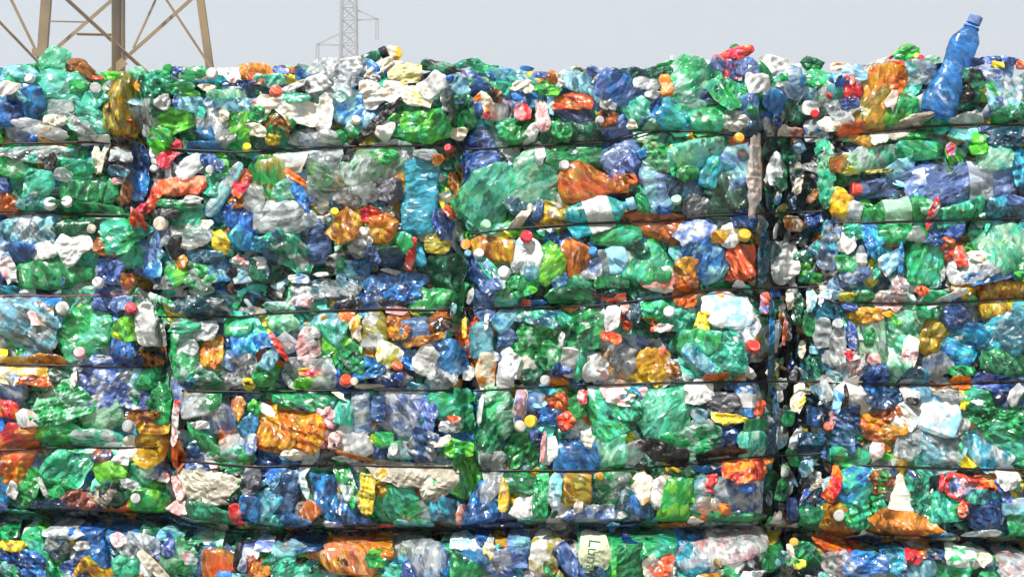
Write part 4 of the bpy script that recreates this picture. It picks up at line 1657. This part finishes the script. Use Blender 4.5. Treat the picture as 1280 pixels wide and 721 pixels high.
# ------------------------------------------------------------------ labels: every piece is told apart by look and by what it lies next to
def cname(code):
    c = [WORD[x] for x in code.split('-')]
    if len(c) == 1 or c[1] in c[0] or c[0] == c[1]: return c[0]
    return c[0] + ' and ' + c[1] if len(c[0].split()) + len(c[1].split()) < 4 else c[0]
LM = [it for it in roots if it['name']]
def nrm(s):
    return s.replace('photo edge', 'outermost edge')
def base(it):
    w_, h_ = max(it['w'], it['h']), min(it['w'], it['h']); cls = it['cls']
    a = it['ang'] % 180 if it['w'] >= it['h'] else (it['ang'] + 90) % 180
    ori = ''
    if w_ / h_ > 1.45: ori = 'upright ' if 60 < a < 120 else ('slanted ' if 22 < a < 158 else 'flat ')
    form = {'bottle': 'crushed bottle' if it['kind'] != 'e' else 'bottle base', 'piece': 'plastic scrap' if it['kind'] != 'e' else 'bottle end', 'film': 'torn film scrap', 'strip': 'plastic strip', 'cap': 'bottle cap'}[cls]
    return f"{ori}{cname(it['col'])} {form}"
for it in roots: it['base'] = base(it); it['end'] = it['base']
def rel(it, lm, lr=False):
    dx, dy = it['px'] - lm['px'], it['py'] - lm['py']
    if abs(dy) > abs(dx): return 'above' if dy < 0 else 'below'
    if lr: return 'left of' if dx < 0 else 'right of'
    return 'beside'
def dist(a, b): return math.hypot(a['px'] - b['px'], a['py'] - b['py'])
used = set()
def describe(it, stem_, rivals):
    lms = sorted((l for l in LM if l is not it), key=lambda l: dist(it, l))[:14]
    for lr in (False, True):
        for l in lms:
            r = rel(it, l, lr); n = nrm(l['name'])
            s = f"{stem_} {r} the {n}"
            if len(s.replace('-', ' ').split()) > 16 or s in used: continue
            if all(dist(it, l) < dist(o, l) for o in rivals if o is not it and rel(o, l, lr) == r): return s
    for l in lms[:6]:
        for m in lms[:6]:
            s = f"{stem_} between the {nrm(l['name'])} and the {nrm(m['name'])}"
            if l is not m and len(s.split()) <= 16 and s not in used: return s
    return f"{stem_} {rel(it, lms[0], True)} the {nrm(lms[0]['name'])}"
ROW = lambda y: 'along the crest' if y < 130 else ('below the long gap' if y > 672 else '')
by = {}
for it in roots: by.setdefault(it['base'], []).append(it)
for it in roots:
    spec = SPEC[it['cls']]
    if it['name']:
        s = nrm(it['name'])
        if len(s.split()) < 6:
            t2 = describe(it, s, []); s = t2 if len(t2.split()) <= 16 else s
    else:
        s = describe(it, it['base'], by[it['base']])
    used.add(s)
    tag(it['obj'], s, spec[1], spec[2])

# ------------------------------------------------------------------ baling wires
wm_ = simple_mat('dark_baling_wire', (40, 34, 32), .45, .6)
wr_ = simple_mat('reddish_baling_wire', (120, 50, 42), .5, .3)
WL = ['topmost dark wire on the bale under the tan pylon', 'topmost dark wire on the bale between the narrow seams', 'topmost dark wire passing under the grey round jar', 'topmost dark wire under the tall blue bottle',
 'dark wire beside the rust orange bottle end', 'dark wire under the striped turquoise bottle', 'dark wire under the long violet bottle',
 'thin reddish wire under the large vivid green flat bottle', 'dark wire under the dark navy slab', 'dark wire above the white printed label', 'dark wire pinching the orange bottle',
 'dark wire across the tan orange film', 'dark wire under the oval printed tub', 'dark wire under the clear amber ringed base', 'dark wire over the dark blue crumple beside the pink piece',
 'brownish wire across the red orange crushed bottle', 'dark wire under the golden amber crumple', 'dark wire under the torn black sheet and the deep blue crumple', 'dark wire under the big clear crinkled bottle']
for i, wv in enumerate(WIRES):
    xs = np.arange(wv[0][0], wv[-1][0], 7.0); ys_ = np.interp(xs, [p[0] for p in wv], [p[1] for p in wv])
    yy = wire_y(xs, ys_) ; yy = np.convolve(np.pad(yy, 3, mode='edge'), np.ones(7) / 7, 'valid')
    pts = [(world_x(x, y), y, world_z(z, y)) for x, y, z in zip(xs, yy, ys_)]
    pts = [(pts[0][0] - .004, .09, pts[0][2])] + pts + [(pts[-1][0] + .004, .09, pts[-1][2])]
    V, F = tube(pts, .003 if i != 7 else .0018)
    o = add_mesh('baling_wire', V, F, wr_ if i == 7 else wm_, origin=tuple(np.mean(V, 0)), sharp=0); tag(o, WL[i], 'wire', 'baling wires round the bales')

# ------------------------------------------------------------------ the mass of small pieces between and behind
FC = ('gr gr gr-tg lg-gr gr-lg mint-tg pg-mint tg gr-cl cl-lb lb-bl cl-vi cy-lb gr-pg dg dg-gr dg tg-gr tg-gr mint-tg pg-tg pg-gr lg-gr bl-nb bl-lb bl nb-vi nb-bl vi-lb vi-cl lb-tg lb-cl cy-tg cy-bl nt-cy nt nt-bl '
      'cl cl-gy cl-gr gy-cl gy-tg wh-cl cl-wh cr-wh am-or am-br or-am br-or rd-or ye-am bk bk-gy bk-nt gy-br ol-am cl-lb cl-mint lb-cl cl-cy cy-lb gy-cl am-ye dg-bk').split()
keys = {}; fmats = []
def midx(code, film):
    k = (code, film)
    if k not in keys: keys[k] = len(fmats); fmats.append(mat(code, film))
    return keys[k]
acc = [(V_, F_, midx(c, f)) for V_, F_, c, f in fill]
rng = np.random.default_rng(7)
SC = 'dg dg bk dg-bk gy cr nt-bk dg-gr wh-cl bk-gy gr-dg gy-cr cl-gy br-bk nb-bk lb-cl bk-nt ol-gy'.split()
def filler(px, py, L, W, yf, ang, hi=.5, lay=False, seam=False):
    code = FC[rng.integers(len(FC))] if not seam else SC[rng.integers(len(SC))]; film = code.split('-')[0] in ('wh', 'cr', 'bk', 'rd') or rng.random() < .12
    D = float(np.clip(.3 * W, .006, .03))
    r = rng.random() if not lay else rng.uniform(.5, 1)
    if r < .42: P, F, _, _ = pillow(L, W, D, rng, rng.uniform(.05, .10), .28, hi=hi, n=rng.uniform(2, 4))
    elif r < .66: P, F, _, _ = lathe(L, W, D, 'plain', rng, .1, hi)
    else: D = .003; P, F, _, _ = pillow(L * 1.1, W * 1.1, D, rng, .12, .4, sheet=True, hi=hi, n=3)
    return tilt(P, rng, .3), F, D, code, film
for py in np.arange(106, 800, 19):
    for px in np.arange(-150, 1440, 23):
        x, y = px + rng.uniform(-11, 11), py + rng.uniform(-9, 9)
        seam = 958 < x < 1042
        L, W = rng.uniform(34, 80) / K, rng.uniform(22, 46) / K
        a = rng.uniform(-35, 35) + (90 if rng.random() < .25 else 0)
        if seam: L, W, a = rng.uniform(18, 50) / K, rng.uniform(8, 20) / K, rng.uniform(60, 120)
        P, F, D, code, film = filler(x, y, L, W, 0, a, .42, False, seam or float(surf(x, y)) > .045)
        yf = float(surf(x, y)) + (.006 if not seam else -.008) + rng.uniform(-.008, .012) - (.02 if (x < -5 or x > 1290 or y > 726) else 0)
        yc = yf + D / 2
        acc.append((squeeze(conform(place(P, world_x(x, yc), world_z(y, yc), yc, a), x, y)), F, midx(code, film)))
for _ in range(500):                        # small bits wedged in nearer the face
    x, y = rng.uniform(-150, 1430), rng.uniform(100, 800)
    if rng.random() < .22: x = rng.uniform(962, 1038)
    L = rng.uniform(10, 30) / K; W = L * rng.uniform(.25, .6); a = rng.uniform(0, 180)
    P, F, D, code, film = filler(x, y, L, W, 0, a, .6, False, 960 < x < 1040)
    yf = float(surf(x, y)) - .018 + rng.uniform(-.008, .006); yc = yf + D / 2
    acc.append((squeeze(conform(place(P, world_x(x, yc), world_z(y, yc), yc, a), x, y)), F, midx(code, film)))
for _ in range(900):                         # lying on top of the bales
    X, Yd = rng.uniform(-1.75, 1.75), rng.uniform(.02, 1.1)
    L, W = rng.uniform(.05, .16), rng.uniform(.03, .08)
    P, F, D, code, film = filler(0, 0, L, W, 0, 0, .5, True)
    a = rng.uniform(0, 6.28); tl = rng.normal(0, .15, 2)
    Q = np.stack([P[:, 0] * math.cos(a) - P[:, 1] * math.sin(a), P[:, 0] * math.sin(a) + P[:, 1] * math.cos(a), P[:, 2] + P[:, 0] * tl[0] + P[:, 1] * tl[1]], -1)
    Q += np.array([X, Yd, 2.385 + rng.uniform(-.015, .015)])
    acc.append((Q, F, midx(code, film)))
ns = np.cumsum([0] + [len(a[0]) for a in acc[:-1]])
VV = np.concatenate([a[0] for a in acc]); FF = np.concatenate([a[1] + n for a, n in zip(acc, ns)])
MI = np.concatenate([np.full(len(a[1]), a[2]) for a in acc])
o = add_mesh('crushed_plastic', VV, FF, fmats, midx=MI, sharp=14)
tag(o, 'mixed small crushed plastic scraps filling the gaps between the bottles', 'plastic scraps', kind='stuff')
print('items', len(roots), 'filler', len(acc), 'verts', len(VV), 'dups', len(roots) - len({r['obj']['label'] for r in roots}))
